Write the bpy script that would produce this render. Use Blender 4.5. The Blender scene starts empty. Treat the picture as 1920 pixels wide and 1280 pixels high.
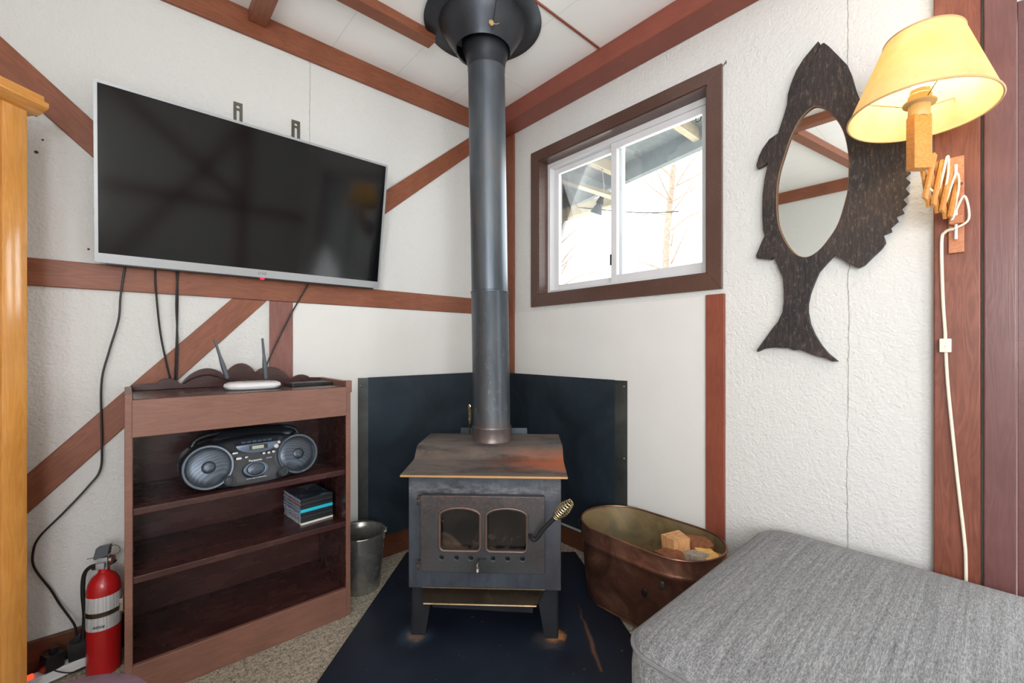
import bpy, bmesh, math, random
from mathutils import Vector, Matrix
random.seed(7)
PI = math.pi
sc = bpy.context.scene
COL = sc.collection

# ------------------------------------------------------------------ camera
H = 1.15; FPX = 814.0; CX, CY = 960.0, 650.0; YAW = math.radians(48.3)
FW = (math.cos(YAW), math.sin(YAW)); RT = (math.sin(YAW), -math.cos(YAW))
cam_d = bpy.data.cameras.new('camera'); cam = bpy.data.objects.new('camera', cam_d); COL.objects.link(cam)
cam.location = (0, 0, H); cam.rotation_euler = (PI/2, 0, YAW - PI/2)
cam_d.sensor_width = 36.0; cam_d.lens = 36.0*FPX/1920.0; cam_d.shift_y = 10.0/1920.0
cam_d.clip_start = 0.02; cam_d.clip_end = 200
sc.camera = cam

# ------------------------------------------------------------------ world, daylight, added fill lights, exposure
wd = bpy.data.worlds.new('overcast_sky'); sc.world = wd; wd.use_nodes = True
bg = wd.node_tree.nodes['Background']; bg.inputs[0].default_value = (0.99, 0.99, 1.0, 1); bg.inputs[1].default_value = 4.0
def area(name, loc, target, sx, sy, power, colour):
    l = bpy.data.lights.new(name, 'AREA'); l.shape = 'RECTANGLE'; l.size = sx; l.size_y = sy
    l.energy = power; l.color = colour
    o = bpy.data.objects.new(name, l); COL.objects.link(o); o.location = loc
    o.rotation_euler = (Vector(target) - Vector(loc)).to_track_quat('-Z', 'Y').to_euler()
    return o
area('daylight_glass_door', (2.10, -1.0, 1.15), (0.0, -0.8, 1.7), 1.7, 1.9, 52, (0.95, 0.975, 1.0))
area('added_side_fill', (-1.25, -1.0, 1.55), (1.0, -0.9, 2.1), 1.5, 1.15, 52, (0.975, 0.985, 1.0))  # added fill light, shining through an invented opening beside the camera
area('added_rear_fill', (-0.67, -2.85, 1.5), (-0.2, 0, 2.0), 0.6, 1.25, 38, (0.97, 0.985, 1.0))  # added fill light behind the camera, placed out of view
area('daylight_stove_window', (2.25, 1.38, 2.0), (0.9, 1.3, 1.2), 1.0, 0.8, 9, (0.97, 0.985, 1.0))
sc.view_settings.view_transform = 'Standard'; sc.view_settings.look = 'None'
sc.view_settings.exposure = 0.12; sc.view_settings.gamma = 1.0; sc.view_settings.use_curve_mapping = False
sc.cycles.use_denoising = True
sc.cycles.max_bounces = 10; sc.cycles.transparent_max_bounces = 12
sc.cycles.sample_clamp_indirect = 6.0

# ------------------------------------------------------------------ picture measurements -> true planes
def ray(u, v):
    a = (u-CX)/FPX; b = (v-CY)/FPX
    return (FW[0]+a*RT[0], FW[1]+a*RT[1], -b)
def onY(u, v, y):
    r = ray(u, v); t = y/r[1]; return (t*r[0], H+t*r[2])       # -> x, z on a wall of constant y
def onX(u, v, x):
    r = ray(u, v); t = x/r[0]; return (t*r[1], H+t*r[2])       # -> y, z on a wall of constant x
def W(lat, dep, z=0.0):
    return Vector((FW[0]*dep+RT[0]*lat, FW[1]*dep+RT[1]*lat, z))

# ------------------------------------------------------------------ materials
def lin(c):
    f = lambda x: (x/255/12.92) if x/255 <= 0.04045 else ((x/255+0.055)/1.055)**2.4
    return (f(c[0]), f(c[1]), f(c[2]), 1)
class NT:
    def __init__(s, name):
        s.m = bpy.data.materials.new(name); s.m.use_nodes = True; s.t = s.m.node_tree
        s.t.nodes.clear(); s.out = s.t.nodes.new('ShaderNodeOutputMaterial')
    def n(s, typ, **kw):
        nd = s.t.nodes.new(typ)
        for k, v in kw.items(): setattr(nd, k, v)
        return nd
    def l(s, a, b): s.t.links.new(a, b)
    def val(s, sock, v):
        if hasattr(v, 'is_linked') or hasattr(v, 'links'): s.l(v, sock)
        else: sock.default_value = v
    def coord(s, kind='Object', scale=(1, 1, 1), loc=(0, 0, 0), rot=(0, 0, 0)):
        tc = s.n('ShaderNodeTexCoord'); mp = s.n('ShaderNodeMapping')
        mp.inputs['Scale'].default_value = scale; mp.inputs['Location'].default_value = loc; mp.inputs['Rotation'].default_value = rot
        s.l(tc.outputs[kind], mp.inputs['Vector']); return mp.outputs[0]
    def noise(s, vec, scale, detail=4, rough=0.55, dist=0.0):
        n = s.n('ShaderNodeTexNoise'); s.l(vec, n.inputs['Vector'])
        n.inputs['Scale'].default_value = scale; n.inputs['Detail'].default_value = detail
        n.inputs['Roughness'].default_value = rough; n.inputs['Distortion'].default_value = dist
        return n.outputs['Fac']
    def ramp(s, fac, stops):
        r = s.n('ShaderNodeValToRGB'); s.l(fac, r.inputs[0]); e = r.color_ramp.elements
        while len(e) < len(stops): e.new(0.5)
        for k, (p, c) in enumerate(stops):
            e[k].position = p; e[k].color = c if len(c) == 4 else (*c, 1)
        return r.outputs[0]
    def mix(s, fac, a, b):
        m = s.n('ShaderNodeMix', data_type='RGBA'); s.val(m.inputs[0], fac); s.val(m.inputs[6], a); s.val(m.inputs[7], b)
        return m.outputs[2]
    def math(s, op, a, b=0.0, c=0.0, clamp=False):
        m = s.n('ShaderNodeMath', operation=op, use_clamp=clamp); s.val(m.inputs[0], a); s.val(m.inputs[1], b); s.val(m.inputs[2], c)
        return m.outputs[0]
    def sep(s, vec):
        x = s.n('ShaderNodeSeparateXYZ'); s.l(vec, x.inputs[0]); return x.outputs
    def bump(s, h, strength, dist=0.002, nrm=None):
        b = s.n('ShaderNodeBump'); s.l(h, b.inputs['Height']); b.inputs['Strength'].default_value = strength
        b.inputs['Distance'].default_value = dist
        if nrm is not None: s.l(nrm, b.inputs['Normal'])
        return b.outputs[0]
    def finish(s, base, rough=0.5, metal=0.0, spec=0.5, nrm=None, coat=0.0, **kw):
        p = s.n('ShaderNodeBsdfPrincipled'); s.val(p.inputs['Base Color'], base); s.val(p.inputs['Roughness'], rough)
        s.val(p.inputs['Metallic'], metal); p.inputs['Specular IOR Level'].default_value = spec
        p.inputs['Coat Weight'].default_value = coat; p.inputs['Coat Roughness'].default_value = 0.12
        if nrm is not None: s.l(nrm, p.inputs['Normal'])
        for k, v in kw.items(): s.val(p.inputs[k.replace('_', ' ')], v)
        s.l(p.outputs[0], s.out.inputs[0]); return s.m
BLACK = (0, 0, 0, 1); WHITE = (1, 1, 1, 1)

def plain(name, c, rough=0.5, metal=0.0, spec=0.5, var=0.12, vs=14, bump=0.0, bs=120, coat=0.0):
    t = NT(name); v = t.coord()
    n = t.noise(v, vs, 5, 0.6)
    base = lin(c); d = tuple(x*(1-var) for x in base[:3])+(1,); u = tuple(min(1, x*(1+var)) for x in base[:3])+(1,)
    colr = t.ramp(n, [(0.3, d), (0.7, u)])
    nr = t.bump(t.noise(v, bs, 4, 0.6), bump) if bump else None
    return t.finish(colr, rough, metal, spec, nr, coat)

def stucco(name, c, crack_axis=None, crack_at=0.0):
    t = NT(name); v = t.coord()
    big = t.noise(v, 1.3, 3, 0.5)
    f1 = t.noise(v, 62, 4, 0.6, 0.4); f2 = t.noise(v, 20, 3, 0.5, 0.8)
    vor = t.n('ShaderNodeTexVoronoi'); t.l(v, vor.inputs['Vector']); vor.inputs['Scale'].default_value = 95
    hsum = t.math('ADD', t.math('MULTIPLY', f1, 1.0), t.math('MULTIPLY', f2, 0.7))
    hsum = t.math('ADD', hsum, t.math('MULTIPLY', vor.outputs['Distance'], 0.35))
    base = lin(c); dk = tuple(x*0.93 for x in base[:3])+(1,)
    colr = t.mix(t.math('MULTIPLY', big, 0.9, clamp=True), base, dk)
    if crack_axis is not None:
        xyz = t.sep(v); wob = t.noise(v, 4.0, 6, 0.7)
        q = t.math('ADD', xyz[crack_axis], t.math('MULTIPLY', t.math('SUBTRACT', wob, 0.5), 0.035))
        dd = t.math('ABSOLUTE', t.math('SUBTRACT', q, crack_at))
        width = t.math('MULTIPLY', t.noise(v, 7, 3), 0.0032)
        msk = t.math('LESS_THAN', dd, width)
        colr = t.mix(t.math('MULTIPLY', msk, 0.55), colr, lin((105, 98, 90)))
    return t.finish(colr, 0.72, 0, 0.3, t.bump(hsum, 0.7, 0.0055))

def wood(name, c1, c2, rough=0.45, knots=True, grain=26, coat=0.0, spec=0.4, knot_scale=2.6, knot_col=(48, 22, 14), bump=0.12):
    t = NT(name); v = t.coord(scale=(1, 9, 9)); v0 = t.coord()
    ring = t.noise(t.coord(scale=(0.55, 6, 6)), 3.4, 3, 0.5, 1.8)
    w = t.math('FRACT', t.math('MULTIPLY', ring, 7.0)); w = t.math('ABSOLUTE', t.math('SUBTRACT', w, 0.5))
    fine = t.noise(v, grain, 6, 0.7)
    fac = t.math('ADD', t.math('MULTIPLY', w, 0.75), t.math('MULTIPLY', fine, 0.62))
    patch = t.noise(v0, 5, 4, 0.6)
    colr = t.ramp(fac, [(0.2, lin(c1)), (0.75, lin(c2))])
    colr = t.mix(t.math('MULTIPLY', t.math('SUBTRACT', patch, 0.35, clamp=True), 1.1, clamp=True), colr, tuple(x*0.62 for x in lin(c1)[:3])+(1,))
    if knots:
        vo = t.n('ShaderNodeTexVoronoi'); t.l(t.coord(scale=(1, 1.9, 1.9)), vo.inputs['Vector']); vo.inputs['Scale'].default_value = knot_scale
        k = t.math('ADD', vo.outputs['Distance'], t.math('MULTIPLY', t.noise(v0, 30, 2), 0.03))
        km = t.ramp(k, [(0.055, WHITE), (0.085, BLACK)])
        colr = t.mix(km, colr, lin(knot_col))
    return t.finish(colr, rough, 0, spec, t.bump(fac, bump, 0.0015), coat)

def metal(name, c1, c2, rough=0.4, met=0.9, vs=6, c3=None, c3_amt=0.45, bump=0.05, stretch=(1, 1, 1), spec=0.5, rvar=0.15):
    t = NT(name); v = t.coord(scale=stretch)
    n = t.noise(v, vs, 7, 0.65, 0.6)
    colr = t.ramp(n, [(0.32, lin(c1)), (0.68, lin(c2))])
    if c3:
        n2 = t.noise(v, vs*2.7, 8, 0.72, 0.3)
        colr = t.mix(t.ramp(n2, [(c3_amt+0.1, BLACK), (c3_amt+0.26, WHITE)]), colr, lin(c3))
    r = t.math('ADD', t.math('MULTIPLY', t.noise(v, vs*1.7, 5), rvar*2), rough-rvar)
    return t.finish(colr, r, met, spec, t.bump(t.noise(v, 60, 6, 0.7), bump, 0.002))

# world coordinates are the object coordinates of the unrotated shell pieces
MT = {}
MT['stucco_left'] = stucco('stucco_left_wall', (218, 218, 216), 0, 0.676)
MT['stucco_right'] = stucco('stucco_right_wall', (218, 218, 216), 1, 0.359)
MT['stucco'] = stucco('stucco_plain', (222, 222, 220))
MT['panel'] = plain('smooth_painted_board', (222, 221, 218), 0.5, var=0.03, vs=3, bump=0.06, bs=200)
def ceil_mat():
    t = NT('ceiling_board_white'); v = t.coord(); xyz = t.sep(v)
    m = None
    for ax, at, stp in ((0, 0.435, 0.345), (1, 0.84, 0.504)):
        q = t.math('DIVIDE', t.math('SUBTRACT', xyz[ax], at), stp)
        fr = t.math('ABSOLUTE', t.math('SUBTRACT', t.math('FRACT', t.math('ADD', q, 0.5)), 0.5))
        k = t.math('LESS_THAN', fr, 0.0032/stp*0.5)
        m = k if m is None else t.math('MAXIMUM', m, k)
    base = t.ramp(t.noise(v, 2.2, 4), [(0.3, lin((248, 249, 249))), (0.7, lin((252, 252, 252)))])
    c = t.mix(t.math('MULTIPLY', m, 0.25), base, lin((150, 148, 140)))
    return t.finish(c, 0.6, 0, 0.3)
MT['ceiling'] = ceil_mat()
MT['beam'] = wood('stained_redwood_beam', (126, 72, 50), (148, 90, 64), 0.42, knot_scale=2.2)
MT['beam_red'] = wood('red_painted_beam', (134, 70, 56), (146, 80, 66), 0.4, knots=False)
MT['beam_plum'] = wood('plum_stained_post', (124, 80, 72), (146, 98, 88), 0.36, knot_scale=1.8)
MT['red_strip'] = wood('red_painted_batten', (128, 66, 50), (142, 78, 60), 0.45, knots=False)
MT['post'] = wood('stained_door_post', (112, 62, 48), (140, 84, 66), 0.36, knot_scale=1.5, grain=14, coat=0.15)
MT['door_trim'] = wood('plum_door_casing', (106, 70, 68), (118, 80, 78), 0.3, knots=False, coat=0.2)
MT['casing'] = wood('dark_brown_window_casing', (82, 58, 50), (98, 72, 63), 0.3, knots=False, coat=0.25)
MT['baseboard'] = wood('brown_baseboard', (84, 48, 32), (112, 66, 44), 0.45, knots=False)
def carpet():
    t = NT('berber_carpet'); v = t.coord()
    n = t.noise(v, 170, 4, 0.75); n2 = t.noise(v, 60, 4, 0.7)
    c = t.ramp(t.math('ADD', t.math('MULTIPLY', n, 0.6), t.math('MULTIPLY', n2, 0.4)),
               [(0.36, lin((66, 62, 58))), (0.47, lin((172, 162, 144))), (0.57, lin((228, 218, 200)))])
    return t.finish(c, 0.95, 0, 0.1, t.bump(n, 1.0, 0.01))
MT['carpet'] = carpet()
MT['vinyl'] = plain('white_vinyl_frame', (222, 222, 225), 0.3, var=0.02)
MT['black_plastic'] = plain('black_plastic', (26, 27, 30), 0.38, var=0.1)
MT['black_cable'] = plain('black_cable_rubber', (24, 24, 26), 0.4)
MT['antenna'] = plain('antenna_grey', (78, 84, 92), .45)
MT['white_plastic'] = plain('white_plastic', (222, 222, 224), 0.28, var=0.02)
MT['cream_plastic'] = plain('cream_cord_plastic', (236, 226, 206), 0.4, var=0.04)
MT['silver'] = plain('silver_bezel', (160, 162, 165), 0.4, 0.4, var=0.02)
MT['chrome'] = metal('bright_chrome', (190, 190, 190), (225, 222, 215), 0.2, 1.0, c3=None)
MT['brass'] = metal('coiled_brass', (176, 156, 112), (224, 212, 178), 0.24, 1.0)

def glass_mat(name, tint=(1, 1, 1, 1), refl=0.06):
    t = NT(name); tr = t.n('ShaderNodeBsdfTransparent'); tr.inputs[0].default_value = tint
    g = t.n('ShaderNodeBsdfGlossy'); g.inputs['Roughness'].default_value = 0.02
    mx = t.n('ShaderNodeMixShader'); fr = t.n('ShaderNodeFresnel'); fr.inputs[0].default_value = 1.45
    t.l(t.math('MULTIPLY', fr.outputs[0], refl/0.04*0.6, clamp=True), mx.inputs[0]); t.l(tr.outputs[0], mx.inputs[1]); t.l(g.outputs[0], mx.inputs[2])
    t.l(mx.outputs[0], t.out.inputs[0]); return t.m
MT['glass'] = glass_mat('window_glass', (0.96, 0.985, 0.98, 1))
def emis(name, c, s):
    t = NT(name); e = t.n('ShaderNodeEmission'); e.inputs[0].default_value = (*c, 1); e.inputs[1].default_value = s
    t.l(e.outputs[0], t.out.inputs[0]); return t.m

# ------------------------------------------------------------------ mesh helpers
class MB:
    def __init__(s): s.b = bmesh.new()
    def _m(s, vs, M):
        if M is not None:
            for v in vs: v.co = M @ v.co
        return vs
    def box(s, x0, x1, y0, y1, z0, z1, M=None, bev=0.0):
        c = [(x0, y0, z0), (x1, y0, z0), (x1, y1, z0), (x0, y1, z0), (x0, y0, z1), (x1, y0, z1), (x1, y1, z1), (x0, y1, z1)]
        v = [s.b.verts.new(p) for p in c]
        fs = [s.b.faces.new([v[i] for i in q]) for q in ((0, 3, 2, 1), (4, 5, 6, 7), (0, 1, 5, 4), (1, 2, 6, 5), (2, 3, 7, 6), (3, 0, 4, 7))]
        if bev:
            es = list({e for f in fs for e in f.edges})
            r = bmesh.ops.bevel(s.b, geom=es, offset=bev, segments=2, affect='EDGES', profile=0.7)
            vv = {q for f in r['faces'] for q in f.verts} | {q for q in v if q.is_valid} | {q for f in fs if f.is_valid for q in f.verts}
            s._m(list(vv), M)
        else: s._m(v, M)
        return s
    def prism(s, pts, d0, d1, to3=None, M=None):
        to3 = to3 or (lambda a, b, d: (a, b, d))
        A = [s.b.verts.new(to3(a, b, d0)) for a, b in pts]; B = [s.b.verts.new(to3(a, b, d1)) for a, b in pts]
        n = len(pts)
        s.b.faces.new(A[::-1]); s.b.faces.new(B)
        for i in range(n): s.b.faces.new((A[i], A[(i+1) % n], B[(i+1) % n], B[i]))
        s._m(A+B, M); return s
    def rings(s, rings, cap0=True, cap1=True, closed=False, M=None):
        R = [[s.b.verts.new(p) for p in r] for r in rings]
        n = len(R[0])
        pairs = list(zip(R, R[1:])) + ([(R[-1], R[0])] if closed else [])
        for a, b in pairs:
            for i in range(n): s.b.faces.new((a[i], a[(i+1) % n], b[(i+1) % n], b[i]))
        if not closed:
            if cap0: s.b.faces.new(R[0][::-1])
            if cap1: s.b.faces.new(R[-1])
        s._m([v for r in R for v in r], M); return s
    def lathe(s, prof, seg=40, cap0=True, cap1=True, M=None):
        rr = [[(max(r, 1e-5)*math.cos(2*PI*i/seg), max(r, 1e-5)*math.sin(2*PI*i/seg), z) for i in range(seg)] for r, z in prof]
        return s.rings(rr, cap0, cap1, M=M)
    def tube(s, pts, r, seg=8, closed=False, M=None, caps=True):
        P = [Vector(p) for p in pts]; n = len(P); rad = r if isinstance(r, (list, tuple)) else [r]*n
        T = []
        for i in range(n):
            if closed: t = P[(i+1) % n]-P[i-1]
            else: t = P[min(i+1, n-1)]-P[max(i-1, 0)]
            T.append(t.normalized() if t.length > 1e-9 else Vector((0, 0, 1)))
        up = Vector((0, 0, 1)) if abs(T[0].z) < 0.9 else Vector((1, 0, 0))
        N = (up-T[0]*up.dot(T[0])).normalized(); out = []
        for i in range(n):
            N = (N-T[i]*N.dot(T[i])).normalized(); B = T[i].cross(N)
            out.append([P[i]+(N*math.cos(2*PI*k/seg)+B*math.sin(2*PI*k/seg))*rad[i] for k in range(seg)])
        return s.rings(out, caps, caps, closed, M)
    def sphere(s, c, r, seg=24, rg=14, sc_=(1, 1, 1), M=None):
        rr = []
        for j in range(1, rg):
            a = PI*j/rg
            rr.append([(c[0]+sc_[0]*r*math.sin(a)*math.cos(2*PI*i/seg), c[1]+sc_[1]*r*math.sin(a)*math.sin(2*PI*i/seg), c[2]-sc_[2]*r*math.cos(a)) for i in range(seg)])
        return s.rings(rr, M=M)
    def add(s, me, M=None):
        k = len(s.b.verts); s.b.from_mesh(me); s.b.verts.ensure_lookup_table()
        s._m(list(s.b.verts)[k:], M); return s
    def done(s, name, mat, parent=None, smooth=40, bevel=0.0, loc=None, rot=None, subs=0, recalc=True):
        if recalc: bmesh.ops.recalc_face_normals(s.b, faces=s.b.faces[:])
        me = bpy.data.meshes.new(name); s.b.to_mesh(me); s.b.free()
        me.materials.append(MT[mat] if isinstance(mat, str) else mat)
        o = bpy.data.objects.new(name, me); COL.objects.link(o)
        if parent is not None: o.parent = parent
        if loc is not None: o.location = loc
        if rot is not None: o.rotation_euler = rot
        if smooth:
            me.shade_smooth(); me.set_sharp_from_angle(angle=math.radians(smooth))
        if bevel:
            b = o.modifiers.new('edge', 'BEVEL'); b.width = bevel; b.segments = 2; b.limit_method = 'ANGLE'; b.angle_limit = math.radians(35)
            b.harden_normals = True
        if subs:
            b = o.modifiers.new('smooth', 'SUBSURF'); b.levels = subs; b.render_levels = subs
        return o

def plate_mesh(loops, t, bev=0.0, smooth_pts=0):
    """outline + holes in the XY plane -> solid mesh of thickness t, z from -t/2 to t/2"""
    cu = bpy.data.curves.new('tmp', 'CURVE'); cu.dimensions = '2D'; cu.fill_mode = 'BOTH'
    cu.extrude = t/2-bev; cu.bevel_depth = bev; cu.bevel_resolution = 1; cu.offset = -bev
    for lp in loops:
        sp = cu.splines.new('POLY'); sp.points.add(len(lp)-1)
        for p, q in zip(sp.points, lp): p.co = (q[0], q[1], 0, 1)
        sp.use_cyclic_u = True
    ob = bpy.data.objects.new('tmp', cu); COL.objects.link(ob)
    bpy.context.view_layer.update()
    me = bpy.data.meshes.new_from_object(ob.evaluated_get(bpy.context.evaluated_depsgraph_get()))
    bpy.data.objects.remove(ob); bpy.data.curves.remove(cu)
    bm = bmesh.new(); bm.from_mesh(me); bmesh.ops.remove_doubles(bm, verts=bm.verts[:], dist=1e-6); bm.to_mesh(me); bm.free()
    return me
def text_mesh(s, size, t=0.0006, bold=False, shear=0.0):
    cu = bpy.data.curves.new('tmp', 'FONT'); cu.body = s; cu.size = size; cu.extrude = t; cu.align_x = 'CENTER'; cu.align_y = 'CENTER'
    cu.shear = shear
    if bold: cu.offset = size*0.018
    ob = bpy.data.objects.new('tmp', cu); COL.objects.link(ob); bpy.context.view_layer.update()
    me = bpy.data.meshes.new_from_object(ob.evaluated_get(bpy.context.evaluated_depsgraph_get()))
    bpy.data.objects.remove(ob); bpy.data.curves.remove(cu); return me
def catmull(pts, k=6, closed=False):
    P = [Vector(p) for p in pts]; n = len(P); out = []
    rng = range(n if closed else n-1)
    for i in rng:
        p0 = P[i-1] if (closed or i > 0) else P[i]; p1 = P[i]; p2 = P[(i+1) % n]; p3 = P[(i+2) % n] if (closed or i+2 < n) else p2
        for j in range(k):
            t = j/k
            out.append(0.5*((2*p1)+(p2-p0)*t+(2*p0-5*p1+4*p2-p3)*t*t+(-p0+3*p1-3*p2+p3)*t**3))
    if not closed: out.append(P[-1])
    return out
def oval(cx, cy, a, b, n=40, p=2.0, ph=0.0):
    r = []
    for i in range(n):
        th = 2*PI*i/n+ph; c, s_ = math.cos(th), math.sin(th)
        r.append((cx+a*math.copysign(abs(c)**(2/p), c), cy+b*math.copysign(abs(s_)**(2/p), s_)))
    return r
def rrect(x0, x1, y0, y1, r, k=6):
    out = []
    for cx, cy, a0 in ((x1-r, y1-r, 0), (x0+r, y1-r, 90), (x0+r, y0+r, 180), (x1-r, y0+r, 270)):
        for i in range(k+1):
            a = math.radians(a0+90*i/k); out.append((cx+r*math.cos(a), cy+r*math.sin(a)))
    return out
def thing(name, label, cat, loc=(0, 0, 0), rotz=0.0, group=None, rot=None):
    o = bpy.data.objects.new(name, None); COL.objects.link(o); o.empty_display_size = 0.05
    o.location = loc; o.rotation_euler = rot if rot is not None else (0, 0, rotz)
    o['label'] = label; o['category'] = cat
    if group: o['group'] = group
    return o
def tag(o, label, cat, group=None, kind=None):
    o['label'] = label; o['category'] = cat
    if group: o['group'] = group
    if kind: o['kind'] = kind
    return o
def struct(o, label=None, cat=None):
    o['kind'] = 'structure'
    if label: o['label'] = label
    if cat: o['category'] = cat
    return o

def adopt(o, parent):
    bpy.context.view_layer.update()
    inv_ = parent.matrix_world.inverted()
    for v in o.data.vertices: v.co = inv_ @ v.co
    o.parent = parent
    for k in ('category', 'group'):
        if k in o: del o[k]
    return o
# ================================================================== THE ROOM
WX, WY, CZ = 1.93, 2.25, 2.66          # right wall, left wall, ceiling
X0, Y0 = -1.0, -2.6
OH = (0.858, 1.906, 1.473, 2.305)      # stove-side window opening in the right wall (y0,y1,z0,z1)
struct(MB().box(X0-.12, WX+.12, Y0-.12, WY+.12, -.1, 0).done('floor', 'carpet'), 'grey-beige flecked carpet over the whole room', 'floor')
struct(MB().box(X0-.12, WX+.12, Y0-.12, WY+.12, CZ, CZ+.1).done('ceiling', 'ceiling'), 'white ceiling boards with fine joints', 'ceiling')
struct(MB().box(X0-.12, WX+.12, WY, WY+.12, 0, CZ).done('wall_left', 'stucco_left'), 'white stucco wall behind the television', 'wall')
m = MB(); y0, y1, z0, z1 = OH
m.box(WX, WX+.12, y1, WY, 0, CZ).box(WX, WX+.12, y0, y1, 0, z0).box(WX, WX+.12, y0, y1, z1, CZ).box(WX, WX+.12, 0.0, y0, 0, CZ)
m.box(WX, WX+.12, -1.95, 0.0, 2.15, CZ).box(WX, WX+.12, Y0, -1.95, 0, CZ)
struct(m.done('wall_right', 'stucco_right'), 'white stucco wall with the window and the fish mirror', 'wall')
m = MB().box(X0-.12, X0, Y0, -1.8, 0, CZ).box(X0-.12, X0, -0.25, WY, 0, CZ).box(X0-.12, X0, -1.8, -0.25, 0, 0.95).box(X0-.12, X0, -1.8, -0.25, 2.15, CZ)  # wide opening made up to let the side fill light in
struct(m.done('wall_side', 'stucco'), 'white stucco wall with an added wide opening for fill light, beside the camera', 'wall')
m = MB().box(X0, WX, Y0-.12, Y0, 0, 0.85).box(X0, WX, Y0-.12, Y0, 2.15, CZ).box(X0, -0.95, Y0-.12, Y0, 0.85, 2.15).box(-.38, WX, Y0-.12, Y0, 0.85, 2.15)  # narrow opening added for the rear fill light
struct(m.done('wall_back', 'stucco'), 'white stucco wall behind the camera', 'wall')

trim_n = [0]
def trim(mesh_b, mat, label, bevel=0.003, **kw):
    trim_n[0] += 1
    return struct(mesh_b.done('trim_%d' % trim_n[0], mat, bevel=bevel, **kw), label, 'trim')
def wall_trim(pts, wall, d0, d1, mat, label, ang=None, bevel=0.003):
    """pts in wall coordinates (along, up); grain runs along local X"""
    a = ang if ang is not None else math.atan2(pts[1][1]-pts[0][1], pts[1][0]-pts[0][0])
    ox = sum(p[0] for p in pts)/len(pts); oz = sum(p[1] for p in pts)/len(pts)
    c, s_ = math.cos(-a), math.sin(-a)
    loc_pts = [((p[0]-ox)*c-(p[1]-oz)*s_, (p[0]-ox)*s_+(p[1]-oz)*c) for p in pts]
    m = MB(); m.prism(loc_pts, d0, d1, lambda p, q, d: (p, -d, q))
    if wall == 'Y': loc, rz = (ox, WY, oz), 0.0
    else: loc, rz = (WX, ox, oz), PI/2     # local X -> +Y, local -Y -> +X ; depth measured into the room
    if wall == 'X': m2 = m; 
    R_ = Matrix.Rotation(rz, 4, 'Z') @ Matrix.Rotation(-a, 4, 'Y')
    if wall == 'X':
        for v in m.b.verts: v.co.y = -v.co.y
    o = trim(m, mat, label, bevel)
    o.location = loc; o.rotation_euler = R_.to_euler(); return o
def wrect(a0, a1, b0, b1): return [(a0, b0), (a1, b0), (a1, b1), (a0, b1)]

# left wall timbers
wall_trim(wrect(X0, WX-.02, 1.363, 1.460), 'Y', 0, .012, 'beam', 'long horizontal brown belt board under the television')
wall_trim(wrect(X0, WX-.14, 2.545, CZ), 'Y', 0, .018, 'beam', 'brown top beam along the left wall under the ceiling')
wall_trim([(.498, 0), (.498, 1.362), (.596, 1.362), (.596, 0)], 'Y', 0, .012, 'beam_plum', 'short brown post under the television', PI/2)
wall_trim([(-.669, .126), (.487, 1.362), (.351, 1.362), (-.793, .126)], 'Y', 0, .009, 'beam', 'brown diagonal brace rising behind the bookcase', math.atan(1.08))
wall_trim([(.58, 1.461), (1.84, 2.544), (1.71, 2.544), (.415, 1.461)], 'Y', 0, .009, 'beam', 'brown diagonal brace right of the television', math.atan(.845))
wall_trim([(.328, 1.461), (.487, 1.461), (-.69, 2.544), (-.82, 2.544)], 'Y', 0, .009, 'beam', 'dark diagonal brace left of the television', math.atan(-.925))
wall_trim(wrect(.598, WX-.03, .126, 1.361), 'Y', 0, .005, 'panel', 'smooth white board on the lower left wall', 0, 0.001)
struct(MB().box(X0, WX-.02, WY-.02, WY, 0, .125).done('baseboard_left', 'baseboard', bevel=.003), 'brown baseboard of the left wall', 'baseboard')
# right wall timbers
wall_trim(wrect(-.06, 2.228, 2.56, CZ), 'X', 0, .142, 'beam_red', 'deep red ceiling beam along the right wall', 0, .006)
wall_trim([(2.135, 0), (2.135, 2.559), (WY-.02, 2.559), (WY-.02, 0)], 'X', 0, .016, 'beam', 'narrow brown corner post behind the stove pipe', PI/2)
wall_trim([(.783, 0), (.783, 1.379), (.863, 1.379), (.863, 0)], 'X', 0, .018, 'red_strip', 'red vertical batten under the window corner', PI/2)
wall_trim(wrect(.865, 2.133, .10, 1.374), 'X', 0, .006, 'panel', 'smooth white board under the window', 0, 0.001)
wall_trim([(.036, 0), (.036, 2.559), (.138, 2.559), (.138, 0)], 'X', 0, .03, 'post', 'dark red knotty post carrying the wall lamp', PI/2, .004)
wall_trim([(-.034, 0), (-.034, 2.559), (.031, 2.559), (.031, 0)], 'X', -.02, .035, 'door_trim', 'plum coloured door casing at the right edge', PI/2, .004)
m = MB().box(WX-.016, WX, .865, 2.133, 0, .098); struct(m.done('baseboard_right', 'baseboard', bevel=.003), 'brown baseboard behind the stove', 'baseboard')
# ceiling timbers
def ceil_beam(x0, x1, y0, y1, h, mat, label, along='x', cut=None):
    m = MB()
    if along == 'x':
        L = x1-x0; 
        pts = [(0, 0), (L, 0), (L, y1-y0), (0, y1-y0)]
        if cut: pts[1] = (L+cut, 0)
        m.prism(pts, -h, 0); o = trim(m, mat, label, .004); o.location = (x0, y0, CZ)
    else:
        L = y1-y0; m.box(0, L, 0, x1-x0, -h, 0); o = trim(m, mat, label, .004); o.location = (x1, y0, CZ); o.rotation_euler = (0, 0, PI/2)
    return o
ceil_beam(.41, .482, Y0, WY-.02, .055, 'beam', 'brown ceiling rib crossing towards the left wall', 'y')
ceil_beam(.484, 1.115, 1.80, 1.868, .045, 'beam', 'short brown ceiling rib ending at the stove collar', 'x', None)
ceil_beam(1.30, 1.786, 1.338, 1.350, .008, 'red_strip', 'thin brown strip over a ceiling joint', 'x')
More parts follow.
